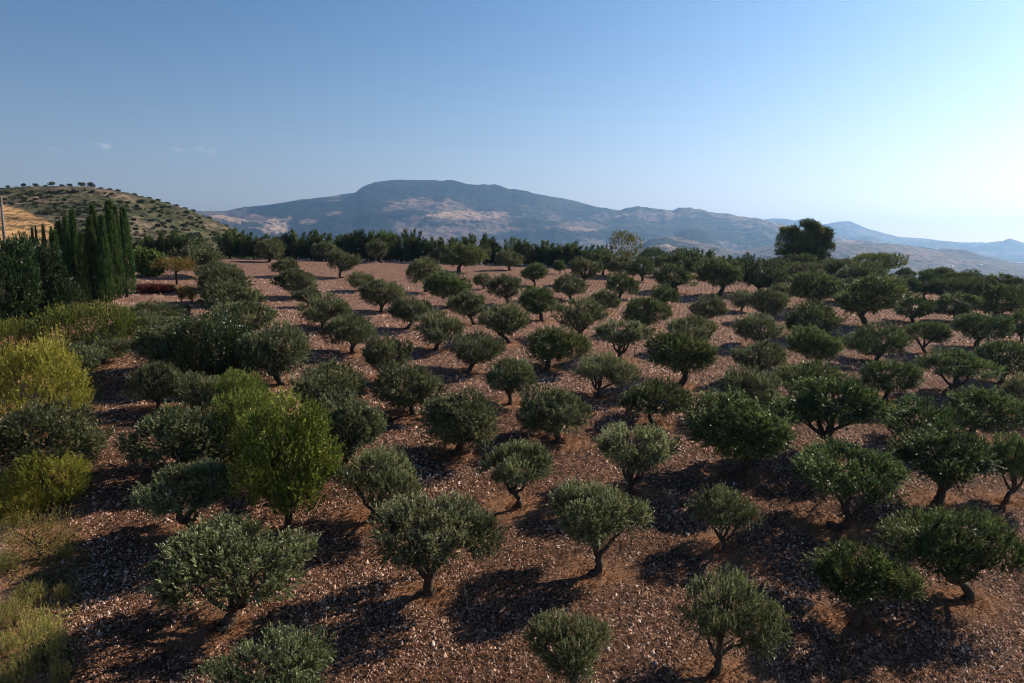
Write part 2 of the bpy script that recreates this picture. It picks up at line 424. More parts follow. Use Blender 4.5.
_first = set()
def place(kind, i, x, y, z, sx, sz, rot, label, cat, group=None, shift=True, tilt=(0, 0), sy=None):
    pr = PROTO[kind][i % len(PROTO[kind])]
    if pr['me'] is None:
        V, Q, ti = pr['c']
        c = mesh_obj('crown', V, Q, pr['mat'], None, {'tint': ti})
        t = mesh_obj('trunk', pr['t'][0], pr['t'][1], M[pr['bark']], None, None, True)
        pr['me'] = (c.data, t.data); newc, newt = c, t
    else:
        newc = bpy.data.objects.new('crown', pr['me'][0]); col.objects.link(newc)
        newt = bpy.data.objects.new('trunk', pr['me'][1]); col.objects.link(newt)
    e = empty(pr['nm']); e.location = (x, y, z); e.scale = (sx, sy or sx, sz); e.rotation_euler = (tilt[0], tilt[1], rot)
    newc.parent = e; newt.parent = e
    tag(e, label, cat, group)
    return e

# ------------------------------------------------------------------ orchard trees read off the ground plan
# cx cy w h  base_x base_y (or 0)  tone
OL = """
226 567 150 85 223 630 a
432 535 126 80 430 594 a
588 520 96 70 593 575 a
722 513 68 52 724 551 b
840 480 122 62 831 527 g
940 467 100 58 939 503 g
1008 456 54 46 1006 502 b
726 609 102 72 715 674 b
862 580 100 72 856 626 b
968 545 122 72 968 600 g
570 651 84 70 572 704 a
268 668 130 74 268 722 a
514 466 70 54 517 507 a
639 447 84 50 632 494 b
737 436 104 66 736 476 g
385 477 90 64 371 522 a
198 490 98 60 0 0 a
175 432 90 54 0 0 a
158 380 46 38 0 0 a
197 388 46 32 0 0 a
346 420 78 60 0 0 a
317 385 72 46 0 0 a
459 416 79 48 454 454 a
553 407 68 42 558 442 a
653 400 66 46 655 424 b
745 387 62 44 745 417 b
830 421 98 56 832 455 g
916 419 72 42 918 447 g
978 407 76 42 971 441 g
416 381 66 40 414 415 a
514 377 50 42 510 404 a
604 371 62 38 597 398 b
683 363 68 40 677 386 g
752 355 50 30 0 0 a
815 381 68 36 816 405 g
888 377 54 32 885 401 g
952 367 64 38 946 394 g
1020 391 42 36 1022 418 b
386 353 48 40 381 381 a
468 349 57 33 467 373 a
553 344 66 34 548 369 b
622 335 54 34 621 360 b
692 330 48 30 692 352 a
757 326 42 28 757 347 a
811 349 54 30 811 370 g
876 340 56 34 877 362 g
931 334 43 27 931 354 g
1004 357 56 34 1001 383 g
348 330 54 34 353 353 a
441 325 44 32 435 350 a
508 320 50 32 509 343 a
578 313 50 36 578 338 b
639 311 44 30 640 333 b
705 307 33 25 705 324 a
765 302 38 28 766 322 r
814 318 50 28 815 338 g
868 308 60 32 868 327 g
917 309 40 24 913 323 g
957 303 42 21 955 322 g
980 328 44 26 976 348 g
1017 321 32 24 1021 342 g
323 310 48 26 323 328 a
409 309 38 27 406 329 a
470 304 38 28 475 324 a
542 300 39 27 541 321 b
604 299 28 22 603 313 a
664 294 28 21 664 308 b
741 298 24 18 741 311 a
813 296 46 22 813 311 g
855 291 33 14 855 303 g
903 288 34 18 902 299 g
944 290 29 17 944 301 g
977 289 25 24 977 303 g
1001 297 38 26 997 320 g
1021 296 24 22 1022 314 g
307 296 24 18 305 307 a
292 280 36 24 293 298 a
283 266 24 15 284 277 a
383 292 43 26 382 312 a
360 279 25 17 358 291 a
450 287 43 31 448 308 b
507 286 36 26 511 305 b
529 291 13 12 530 300 b
571 285 30 23 571 300 b
622 282 32 22 620 300 b
675 278 38 24 676 292 g
722 277 44 26 717 296 g
760 279 46 21 760 293 g
807 280 36 18 808 292 a
852 282 37 13 852 293 a
882 278 34 20 878 294 g
926 283 28 24 925 299 g
963 283 18 14 963 295 g
970 277 26 14 970 289 g
998 282 30 16 998 294 g
1015 285 22 16 1015 297 g
425 270 33 28 426 292 a
482 279 19 13 483 289 b
536 272 23 19 535 286 b
588 269 28 25 587 286 b
560 266 12 13 560 274 b
622 264 27 20 622 277 b
642 267 29 23 642 281 g
685 264 38 20 686 277 g
734 266 18 13 734 276 a
771 267 27 15 771 278 a
803 267 36 14 803 278 g
840 272 32 15 840 284 g
860 273 28 14 860 285 g
904 272 18 10 904 282 g
942 276 22 12 942 286 g
343 260 28 23 343 278 a
461 258 42 25 459 272 b
510 257 25 14 510 270 b
605 259 30 21 603 275 b
649 256 30 14 649 268 g
327 249 22 18 327 262 o
380 249 22 20 382 263 o
268 251 28 18 268 262 o
437 254 16 14 437 264 o
485 252 13 16 485 263 o
531 256 14 14 531 265 o
207 258 44 30 206 278 a
221 272 38 24 222 290 a
229 286 46 24 229 304 a
238 301 54 30 238 322 a
243 322 58 32 243 344 a
282 349 66 58 283 385 a
152 311 56 20 152 330 a
156 325 58 28 156 346 a
158 350 58 34 158 374 a
42 447 106 46 44 480 a
66 362 62 36 66 388 a
102 345 40 24 0 0 a
890 291 28 14 890 302 g
985 284 26 15 985 296 g
1009 291 26 14 1009 303 g
955 280 24 13 955 291 g
871 267 26 12 871 278 g
825 269 26 12 825 280 g
788 273 26 13 788 284 b
714 266 26 13 714 277 g
665 262 26 13 665 273 g
933 275 22 12 933 286 g
837 289 28 14 837 301 g
782 290 24 14 782 301 b
"""
rows = []
for l in OL.strip().split('\n'):
    f = l.split(); cx, cy, w, h, bx, by = map(float, f[:6])
    if by == 0: bx, by = cx, cy + .80 * h
    x, y, z, t = hit(bx, by)
    rows.append(dict(cx=cx, cy=cy, w=w, h=h, bx=bx, by=by, tone=f[6], x=x, y=y, z=z, t=t))
# planting rows: fitted direction e1, spacing about 6 m along and 7.6 m between
e1 = unit(np.array([[5.8, 2.0]]))[0]; e2 = np.array([-e1[1], e1[0]])
q = np.array([r['x'] * e2[0] + r['y'] * e2[1] for r in rows])
cur = np.argsort(q); gaps = []
# simple 1-d bands, 7.0 m apart, phase chosen to match the data best
best = min(((np.abs(((q - p0) / s + .5) % 1 - .5).sum(), p0, s) for s in np.arange(6.4, 8.4, .05) for p0 in np.arange(0, s, .2)))
for r, qq in zip(rows, q): r['row'] = int(round((qq - best[1]) / best[2]))
used_rows = sorted({r['row'] for r in rows}); idx = {k: i + 1 for i, k in enumerate(used_rows)}
ORD = ['', 'first', 'second', 'third', 'fourth', 'fifth', 'sixth', 'seventh', 'eighth', 'ninth', 'tenth', 'eleventh', 'twelfth', 'thirteenth', 'fourteenth',
       'fifteenth', 'sixteenth', 'seventeenth', 'eighteenth', 'nineteenth', 'twentieth', 'twenty-first', 'twenty-second', 'twenty-third', 'twenty-fourth']
TONE = {'a': 'grey-green', 'b': 'dull green', 'g': 'dark green', 'r': 'reddish-tinged', 'o': 'pale green'}
for k in used_rows:
    rr = sorted([r for r in rows if r['row'] == k], key=lambda r: r['bx'])
    for n_, r in enumerate(rr): r['rank'] = n_ + 1; r['cnt'] = len(rr)
tr = np.random.default_rng(5)
TR = []   # trunk spots for the dry grass rings
for i, r in enumerate(rows):
    kind = 'olive_green' if r['tone'] in 'g' else 'olive_grey'
    if r['tone'] == 'b': kind = ['olive_green', 'olive_grey'][i % 2]
    if r['by'] > 490 or (r['tone'] in 'gb' and i % 5 == 1 and r['by'] > 330): kind += '_open'
    pr = PROTO[kind][i % len(PROTO[kind])]
    Wm = (.91 if r['by'] > 490 else .97 if r['by'] > 350 else 1.03) * (1.08 if r['cx'] < 300 and 350 < r['by'] < 480 else 1) * r['w'] * r['t'] / F
    # crown top: pixel cy-h/2 at the trunk's depth, lowered for the crown's own depth
    dtop = ray(r['cx'], r['cy'] - r['h'] / 2 + .06 * r['h'])
    Ht = r['y'] / dtop[1] * dtop[2] - r['z']
    Ht = float(np.clip(Ht * 1.0, 1.6, 5.0))
    sx = Wm / pr['W']; sz = Ht / pr['H']; sz = float(np.clip(sz, (.38 if 140 < r['cx'] < 170 and r['by'] < 350 else .62) * sx, 1.3 * sx))
    rot = tr.random() * 6.283
    lx = (r['cx'] - r['bx']) * r['t'] / F
    # turn the tree so that its crown leans to the side the picture shows
    m = pr['lean']; ml = math.hypot(*m)
    if ml > .05 and abs(lx) > .15:
        rot = (0 if lx > 0 else math.pi) - math.atan2(m[1], m[0]) + tr.normal() * .3
    size = 'large' if r['w'] * r['t'] / F > 4.6 else ('small' if r['w'] * r['t'] / F < 3.2 else 'round')
    if r['cnt'] == 1: lab = f"{size} {TONE[r['tone']]} olive tree standing alone in the {ORD[idx[r['row']]]} row from the front"
    else: lab = f"{size} {TONE[r['tone']]} olive tree, {ORD[r['rank']]} from the left in the {ORD[idx[r['row']]]} row from the front"
    place(kind, i, r['x'], r['y'], r['z'], sx, sz, rot, lab, 'olive tree', 'olive trees planted across the orchard', tilt=(tr.normal() * .03, tr.normal() * .03))
    TR.append((r['x'], r['y'], sx))

def at(kind, i, cx, cy, w, h, bx, by, label, cat, group=None, hmul=1., rot=None):
    x, y, z, t = hit(bx, by)
    pr = PROTO[kind][i % len(PROTO[kind])]
    d = ray(cx, cy - h / 2 + .05 * h); Ht = (y / d[1] * d[2] - z) * hmul
    sx = w * t / F / pr['W']; sz = max(Ht / pr['H'], .3 * sx)
    e = place(kind, i, x, y, z, sx, sz, tr.random() * 6.28 if rot is None else rot, label, cat, group)
    return e

at('talltree', 0, 287, 452, 92, 120, 287, 533, 'tallest yellow-green broadleaf tree, in the second row among grey olives', 'tree')
at('yellowtree', 1, 246, 420, 66, 70, 246, 472, 'muted yellow-green tree behind and left of the tallest yellow-green tree', 'tree')
at('freshtree', 0, 241, 388, 48, 36, 241, 418, 'bright lime green young tree in front of the dark laurel shrub', 'tree')
at('laurel', 0, 214, 343, 82, 60, 214, 379, 'dark glossy laurel shrub with upright shoots beside a large olive', 'shrub')
at('yellowbush', 0, 30, 386, 100, 104, 38, 436, 'huge bright yellow rounded shrub at the left edge of the orchard', 'shrub', 'yellow shrubs along the field edge')
at('yellowbush', 1, 44, 476, 78, 52, 48, 506, 'smaller yellow shrub in front of a grey olive near the left edge', 'shrub', 'yellow shrubs along the field edge')
at('yellowbush', 2, 14, 500, 50, 34, 14, 520, 'low yellow-green shrub right at the left edge, behind the dry shrub', 'shrub', 'yellow shrubs along the field edge')
at('drytree', 0, 34, 532, 72, 46, 40, 559, 'thin dry yellowish shrub with bare brown stems above dead grass', 'shrub')
at('weedbush', 0, 42, 632, 44, 56, 44, 662, 'green and straw coloured weedy shrub low in the left foreground', 'shrub')
at('weedbush', 0, 14, 610, 30, 30, 14, 626, 'small straw coloured weedy tuft at the foreground path edge', 'shrub')
WL = [(8, 560, 34, 26), (62, 590, 22, 18), (20, 668, 40, 36), (60, 668, 26, 26), (30, 590, 34, 24), (66, 548, 24, 16), (8, 640, 26, 26)]
WN = ['straw coloured weed clump at the left edge just below the thin dry shrub', 'small weed clump beside the shadow right of the dry grass strip', 'largest weed clump in the bottom left corner',
      'weed clump in the bottom left beside the dark shadow', 'weed clump in the dry grass directly under the thin dry shrub', 'low weed clump right of the thin dry shrub', 'weed clump on the path at the left edge above the corner']
for (a_, b_, c_, d_), l_ in zip(WL, WN): at('weedbush', 0, a_, b_, c_ * .78, d_ * .8, a_, b_ + d_ * .5, l_, 'shrub', 'weed clumps along the dry grass strip')
at('ygshrub', 0, 84, 326, 86, 52, 86, 356, 'broad yellow-green shrub in front of the cypress trees', 'shrub')
at('ygshrub', 1, 12, 335, 50, 36, 12, 362, 'olive green shrub between dark trees and the huge yellow shrub', 'shrub')
at('dark', 0, 8, 280, 60, 88, 8, 334, 'dark broadleaf tree at the far left below the pole', 'tree', 'dark trees left of the cypresses')
at('dark', 1, 42, 277, 48, 74, 42, 326, 'dark broadleaf tree standing directly left of the cypress trees', 'tree', 'dark trees left of the cypresses')
at('dark', 2, 24, 262, 40, 52, 24, 300, 'dark rounded tree behind the two left broadleaf trees', 'tree', 'dark trees left of the cypresses')
at('dark', 0, 60, 300, 40, 50, 60, 328, 'low dark tree at the foot of the nearest cypress', 'tree', 'dark trees left of the cypresses')
CYP = [(60, 231, 316, 20), (64, 222, 306, 17), (72, 217, 306, 15), (79, 210, 303, 15), (86, 233, 306, 13), (95, 217, 304, 19), (98.5, 205, 300, 18),
       (108, 216, 304, 17), (115, 201, 300, 20), (121, 206, 298, 13), (128, 208, 297, 18)]
CL = ['broad cypress at the left end of the near cypress group', 'cypress second from the left in the near group', 'narrow cypress in the middle of the left group',
      'pointed cypress, tallest of the left group', 'short cypress at the right side of the left group', 'wide cypress at the left of the right group',
      'tall cypress just behind the left side of the right group', 'short leaning cypress in the middle of the right group', 'tallest cypress of all, with the highest tip',
      'thin cypress tucked beside the tallest one', 'rightmost cypress beside the light green tree']
for i, (tx, ty, by, w) in enumerate(CYP):
    at('cypress', i, tx, (ty + by) / 2 , w * .86, (by - ty) * 1.1, tx - 1, by, CL[i], 'cypress', 'cypress trees grouped at the left', rot=i * 1.3)
for i, (tx, ty, w) in enumerate([(35, 228, 5), (38.6, 226, 4), (46, 225, 6), (54, 227, 6)]):
    at('cypress', i + 1, tx, (ty + 272) / 2, w, (272 - ty) * 1.1, tx, 272,
       ['leftmost of the small distant cypresses before the tan field', 'thin cypress, second of the small distant ones', 'pointed cypress, third of the small distant ones',
        'rounded cypress, rightmost of the small distant ones'][i], 'cypress', 'small cypresses before the tan field')
at('freshbig', 0, 149, 259, 30, 22, 149, 276, 'light green large-leaved tree right of the cypresses', 'tree')
at('orangetree', 0, 175, 264, 34, 16, 177, 285, 'small flat-topped orange-yellow tree on a thin trunk', 'tree')
for i, (x_, l_) in enumerate([(147, 'dark red shrub, leftmost of the red ones'), (157, 'dark red shrub in the middle of the red ones'), (167, 'dark red shrub, rightmost of the red ones')]):
    at('red', 0, x_, 288, 17, 9, x_, 293, l_, 'shrub', 'red shrubs beside the cypresses')
at('sapling', 0, 182, 293, 11, 18, 182, 303, 'orange sapling, left of the pair behind the dark sapling', 'sapling', 'pair of orange saplings')
at('sapling', 0, 192, 293, 12, 18, 192, 304, 'orange sapling, right of the pair behind the dark sapling', 'sapling', 'pair of orange saplings')
at('darksapling', 0, 187, 311, 10, 16, 187, 321, 'narrow dark green sapling in front of the orange saplings', 'sapling')

# hedge of conifers along the crest
hr = np.random.default_rng(11)
hx = [143, 156, 168, 181, 193, 232, 244]
hedge_px = hx + list(np.arange(256, 604, 11.2)) + [692, 700, 722, 735, 748]
tops = {}
for i, u in enumerate(hedge_px):
    az = math.atan((u - CX) / F)
    # march to just before the crest
    X = (u - CX) / F * 145
    Y = float(crest(X)) + 3.0 + hr.normal() * .8
    X = (u - CX) / F * Y * 1.0
    z = float(gz(X, Y))
    topv = np.interp(u, [140, 200, 240, 260, 300, 330, 400, 450, 520, 560, 600, 690, 700, 720, 750], [236, 236, 233, 236, 233, 234, 233, 238, 241, 244, 247, 249, 251, 255, 255]) + hr.normal() * 2.6
    d = ray(u, topv); Ht = Y / d[1] * d[2] - z
    pr = PROTO['hedge'][i % 5]
    w = hr.uniform(18, 28) * Y / F if u < 600 else 17 * Y / F
    if i < 7: nm = f"dark feathery conifer, {ORD[i + 1]} from the left in the hedge before the near hill"
    elif u < 604:
        k = i - 6
        nm = f"dark feathery conifer, {ORD[k]} from the left in the long crest hedge" if k < 25 else f"dark feathery conifer, {ORD[len([q for q in hedge_px if q < 604]) - i]} from the right end of the long crest hedge"
    else: nm = f"dark feathery conifer, {ORD[i - len(hedge_px) + 6]} of five poking above the olives on the crest"
    kd = 'hedge'
    if 7 <= i and u < 604 and i % 6 == 4: kd = 'dark'; nm = nm.replace('dark feathery conifer', 'rounded broadleaf tree'); pr = PROTO['dark'][i % 3]
    place(kd, i, X, Y, z, w / pr['W'], Ht / pr['H'], hr.normal() * .9, nm, 'conifer' if kd == 'hedge' else 'tree', 'conifer hedge along the crest')
def crest_tree(kind, cx, topv, w, back, label, cat, basev=None, rot=0., i=0):
    Y = float(crest((cx - CX) / F * 120)) + back
    X = (cx - CX) / F * Y; z = float(gz(X, Y)); d = ray(cx, topv); Ht = Y / d[1] * d[2] - z
    pr = PROTO[kind][i]; place(kind, i, X, Y, z, w * Y / F / pr['W'], Ht / pr['H'], rot, label, cat)
crest_tree('pine', 805, 222, 66, 6, 'tall dark pine with three clumped heads standing above the right crest', 'pine')
crest_tree('umbrella', 876, 253, 46, 8, 'low wide spreading tree on the crest right of the pine', 'tree')
crest_tree('airytree', 625, 231, 30, 5, 'airy yellow-green tree with see-through crown above the crest', 'tree', rot=1.)
crest_tree('freshtree', 388, 231, 24, 5, 'light green rounded tree rising inside the crest hedge', 'tree')

# ------------------------------------------------------------------ orchard ground
def grid(x0, x1, y0, y1, sx, sy, zf):
    xs = np.arange(x0, x1 + 1e-6, sx); ys = np.arange(y0, y1 + 1e-6, sy)
    Xg, Yg = np.meshgrid(xs, ys); nx = len(xs); ny = len(ys)
    Z = zf(Xg, Yg)
    V = np.stack([Xg.ravel(), Yg.ravel(), Z.ravel()], 1)
    i = np.arange(nx * ny).reshape(ny, nx)
    Q = np.stack([i[:-1, :-1].ravel(), i[:-1, 1:].ravel(), i[1:, 1:].ravel(), i[1:, :-1].ravel()], 1)
    return V, Q
TRa = np.array([(a, b) for a, b, c in TR])
def ground_z(x, y):
    z = gz(x, y)
    return z + (fbm(x * 1.1, y * 1.1, 3, 9) - .5) * .10
V, Q = grid(-130, 150, -30, 230, .4, .4, ground_z)
# straw mask : unploughed dry grass round each trunk, and a strip down the left edge
dmin = np.full(len(V), 9.)
for (tx, ty) in TRa:
    k = (np.abs(V[:, 0] - tx) < 3) & (np.abs(V[:, 1] - ty) < 3)
    d = np.hypot((V[k, 0] - tx) / 1.25, V[k, 1] - ty); dmin[k] = np.minimum(dmin[k], d)
nz = fbm(V[:, 0] * .7, V[:, 1] * .7, 4, 21)
straw = np.clip(1 - dmin / 1.5 + (nz - .5) * 1.2, 0, 1)
def edge_x(y): return -14.6 - (y - 22) * .50     # left rim of the ploughed field
left = sstep(-1.2, 1.5, edge_x(V[:, 1]) - V[:, 0] + (nz - .5) * 3) * (V[:, 1] < 60)
straw = np.maximum(straw, left)
path = sstep(1.2, 2.2, edge_x(V[:, 1]) - V[:, 0] - .3 + (nz - .5) * .8) * (V[:, 1] < 29)
crest_d = V[:, 1] - crest(V[:, 0])
straw = np.maximum(straw, sstep(-1, 4, crest_d) * .8)
cols = np.stack([straw, path, sstep(40, 78, V[:, 1])], 1)  # third channel fades the gap-shaded near soil into the lighter far soil

m, nt, N, L = newmat('ploughed_soil')
out = N.new('ShaderNodeOutputMaterial'); p = N.new('ShaderNodeBsdfPrincipled'); L.new(p.outputs[0], out.inputs[0])
p.inputs['Roughness'].default_value = .95; p.inputs['Specular IOR Level'].default_value = .1
tc = N.new('ShaderNodeTexCoord'); at_ = N.new('ShaderNodeAttribute'); at_.attribute_name = 'cover'
sep = N.new('ShaderNodeSeparateColor'); L.new(at_.outputs['Color'], sep.inputs[0])
def noise(scale, detail=4, rough=.6, vec=None):
    n = N.new('ShaderNodeTexNoise'); n.inputs['Scale'].default_value = scale; n.inputs['Detail'].default_value = detail; n.inputs['Roughness'].default_value = rough
    L.new(vec or tc.outputs['Object'], n.inputs['Vector']); return n
def ramp(fac, stops):
    c = N.new('ShaderNodeValToRGB'); L.new(fac, c.inputs[0])
    while len(c.color_ramp.elements) < len(stops): c.color_ramp.elements.new(.5)
    for e, (pos, cc) in zip(c.color_ramp.elements, stops): e.position = pos; e.color = (*cc, 1)
    return c
def mixc(f, a, b, mode='MIX'):
    x = N.new('ShaderNodeMix'); x.data_type = 'RGBA'; x.blend_type = mode
    if isinstance(f, (int, float)): x.inputs['Factor'].default_value = f
    else: L.new(f, x.inputs['Factor'])
    for s, v_ in ((6, a), (7, b)):
        if isinstance(v_, tuple): x.inputs[s].default_value = (*v_, 1)
        else: L.new(v_, x.inputs[s])
    return x.outputs[2]
vo = N.new('ShaderNodeTexVoronoi'); vo.inputs['Scale'].default_value = 9.0; L.new(tc.outputs['Object'], vo.inputs['Vector'])
nf = noise(26, 3, .7); nm_ = noise(1.1, 5, .6); nb = noise(.09, 3, .5)
soil_n = ramp(vo.outputs['Color'], [(0, (.022, .013, .010)), (.5, (.105, .057, .037)), (.85, (.27, .155, .10)), (1, (.45, .32, .24))])  # near soil: shade of the gaps between clods darkened into the colour
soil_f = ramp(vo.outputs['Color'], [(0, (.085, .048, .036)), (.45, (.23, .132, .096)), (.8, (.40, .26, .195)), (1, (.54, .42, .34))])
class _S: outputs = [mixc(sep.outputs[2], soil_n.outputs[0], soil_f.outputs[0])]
soil = _S
patch = ramp(nm_.outputs[0], [(.3, (.62, .60, .60)), (.7, (1.15, 1.08, 1.02))])
big = ramp(nb.outputs[0], [(.35, (.88, .86, .88)), (.65, (1.08, 1.0, .96))])
c1 = mixc(1., soil.outputs[0], patch.outputs[0], 'MULTIPLY'); c1 = mixc(1., c1, big.outputs[0], 'MULTIPLY')
st = ramp(nf.outputs[0], [(.3, (.16, .075, .04)), (.5, (.36, .18, .095)), (.75, (.52, .30, .17))])
c2 = mixc(sep.outputs[0], c1, st.outputs[0])
pt = ramp(nf.outputs[0], [(.3, (.22, .14, .09)), (.7, (.42, .30, .21))])
c3 = mixc(sep.outputs[1], c2, pt.outputs[0])
L.new(c3, p.inputs['Base Color'])
# plough furrows
mp = N.new('ShaderNodeMapping'); mp.inputs['Rotation'].default_value = (0, 0, math.radians(14)); L.new(tc.outputs['Object'], mp.inputs[0])
wv = N.new('ShaderNodeTexWave'); wv.inputs['Scale'].default_value = .62; wv.inputs['Distortion'].default_value = 4.0; wv.inputs['Detail'].default_value = 3; wv.inputs['Detail Scale'].default_value = 1.5
wv.bands_direction = 'X'; L.new(mp.outputs[0], wv.inputs['Vector'])
wm = N.new('ShaderNodeMath'); wm.operation = 'MULTIPLY'
fm = ramp(nb.outputs[0], [(.38, (.25, .25, .25)), (.6, (1, 1, 1))]); L.new(wv.outputs['Fac'], wm.inputs[0]); L.new(fm.outputs[0], wm.inputs[1])
b1 = N.new('ShaderNodeBump'); b1.inputs['Strength'].default_value = 1; b1.inputs['Distance'].default_value = .18; L.new(wm.outputs[0], b1.inputs['Height'])
nc = noise(5.5, 6, .75)
b2 = N.new('ShaderNodeBump'); b2.inputs['Strength'].default_value = 1; b2.inputs['Distance'].default_value = .16; L.new(nc.outputs[0], b2.inputs['Height']); L.new(b1.outputs[0], b2.inputs['Normal'])
b3 = N.new('ShaderNodeBump'); b3.inputs['Strength'].default_value = 1; b3.inputs['Distance'].default_value = .05; b3.invert = True; L.new(vo.outputs['Distance'], b3.inputs['Height']); L.new(b2.outputs[0], b3.inputs['Normal'])
L.new(b3.outputs[0], p.inputs['Normal'])
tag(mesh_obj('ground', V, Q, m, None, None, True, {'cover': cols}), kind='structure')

# clods and stones, as one mass
cr_ = np.random.default_rng(77)
def scatter(n, ymax, p=.6):
    y = 14 + (ymax - 14) * cr_.random(n) ** p * 1.0
    u = cr_.uniform(-.80, .80, n); return u * (y + 4), y
n = 560000
y = 15 + 60 * cr_.random(n) ** 1.35; x = cr_.uniform(-.80, .80, n) * (y + 3)
far = cr_.random(n) < .22; y = np.where(far, cr_.uniform(45, 100, n), y); x = np.where(far, cr_.uniform(-.80, .80, n) * (y + 3), x)
dm = np.full(n, 9.)
for (tx, ty) in TRa:
    k = (np.abs(x - tx) < 2.2) & (np.abs(y - ty) < 2.2); dm[k] = np.minimum(dm[k], np.hypot((x[k] - tx) / 1.25, y[k] - ty))
nz_ = fbm(x * .7, y * .7, 4, 21); stw = np.clip(1 - dm / 1.5 + (nz_ - .5) * 1.2, 0, 1)
an = math.radians(14); xr = x * math.cos(an) + y * math.sin(an) + .25 * (fbm(x * .3, y * .3, 2, 77) - .5) * 2
fur = .5 + .5 * np.cos(xr * 2 * math.pi / .52)
den = (.35 + .65 * fur ** 1.2) * (.35 + .9 * sstep(.38, .6, fbm(x * .35, y * .35, 3, 78)))
k = (edge_x(y) - x < 0.2 + (fbm(x * .8 + 50, y * .8, 3, 79) - .5) * 6) & (stw < .35) & (cr_.random(n) < den); x = x[k]; y = y[k]; n = len(x)
z = ground_z(x, y)
s = np.clip(np.exp(cr_.normal(math.log(.029), .48, n)), .012, .10) * (.82 + .017 * (y - 18))
ang = cr_.random(n) * 6.283
B = []
for k in range(4):
    a = ang + k * math.pi / 2 + cr_.uniform(-.35, .35, n); r = s * cr_.uniform(.6, 1.2, n)
    B.append(np.stack([x + r * np.cos(a), y + r * np.sin(a), z - .01 + 0 * s], 1))
top = np.stack([x + s * cr_.normal(size=n) * .4, y + s * cr_.normal(size=n) * .4, z + s * cr_.uniform(.4, 1.7, n)], 1)
V = np.stack(B + [top], 1).reshape(-1, 3); b0 = np.arange(n)[:, None] * 5
Q = np.concatenate([np.stack([b0[:, 0] + k, b0[:, 0] + (k + 1) % 4, b0[:, 0] + 4], 1) for k in range(4)])
ti = np.tile(np.clip(cr_.random(n) ** 1.5 * (.55 + .9 * fbm(x * .45 + 80, y * .45, 4, 90)), 0, 1), 4)
m, nt, N, L = newmat('clods_and_stones')
out = N.new('ShaderNodeOutputMaterial'); p = N.new('ShaderNodeBsdfPrincipled'); L.new(p.outputs[0], out.inputs[0]); p.inputs['Roughness'].default_value = .9; p.inputs['Specular IOR Level'].default_value = .15
a_ = N.new('ShaderNodeAttribute'); a_.attribute_name = 'tint'
rp = ramp(a_.outputs['Fac'], [(0, (.14, .074, .052)), (.4, (.40, .235, .165)), (.85, (.53, .35, .265)), (1, (.62, .51, .43))])
L.new(rp.outputs[0], p.inputs['Base Color'])
tag(mesh_obj('clods', V, Q, m, None, {'tint': ti}), kind='stuff')

# dry grass
def blades(name, x, y, hgt, wid, mat, lean=.45):
    n = len(x); z = ground_z(x, y) - .01; a = cr_.random(n) * 6.283
    d = np.stack([np.cos(a), np.sin(a), 0 * a], 1); pz = np.stack([-np.sin(a), np.cos(a), 0 * a], 1)
    h = hgt * cr_.uniform(.5, 1.3, n)[:, None]; w = wid * cr_.uniform(.6, 1.3, n)[:, None]
    b = np.stack([x, y, z], 1); up = np.array([0, 0, 1.])
    l = lean * cr_.uniform(.3, 1.8, n)[:, None]
    m1 = b + up * h * .6 + d * h * l * .5; tp = b + up * h * .9 + d * h * l * 1.3
    V = np.stack([b - pz * w, b + pz * w, m1 + pz * w * .6, tp, m1 - pz * w * .6], 1).reshape(-1, 3)
    Q = np.arange(len(V)).reshape(-1, 5)
    return mesh_obj(name, V, Q, M[mat], None, {'tint': np.clip(cr_.normal(.5, .22, n), 0, 1)})
gx = []; gy = []
for (tx, ty, s) in TR:
    if ty < 80:
        nn = int(420 if ty < 45 else 200)
        r = np.abs(cr_.normal(0, .75, nn)); a = cr_.random(nn) * 6.283
        gx.append(tx + r * np.cos(a) * 1.3); gy.append(ty + r * np.sin(a))
nn = 90000; yy = 16 + 60 * cr_.random(nn) ** 1.3; xx = cr_.uniform(-.78, .78, nn) * yy
kk = fbm(xx * .5, yy * .5, 4, 33) + cr_.normal(0, .04, nn) > .54; gx.append(xx[kk]); gy.append(yy[kk])
tag(blades('dry_grass', np.concatenate(gx), np.concatenate(gy), .10, .015, 'straw', 1.3), kind='stuff')
nn = 14000; yy = 17 + 42 * cr_.random(nn) ** 1.4; xx = edge_x(yy) - cr_.exponential(2.6, nn) + 1.0
kk = (fbm(xx * .8, yy * .8, 3, 35) > .42) & ~((edge_x(yy) - xx > 1.6) & (yy < 29) & (cr_.random(nn) < .85)); xx = xx[kk]; yy = yy[kk]
g = cr_.random(len(xx)) < .45
tag(blades('dry_grass', xx[g], yy[g], .12, .02, 'straw', 1.), kind='stuff')
tag(blades('weeds', xx[~g], yy[~g], .13, .022, 'weed', .9), kind='stuff')

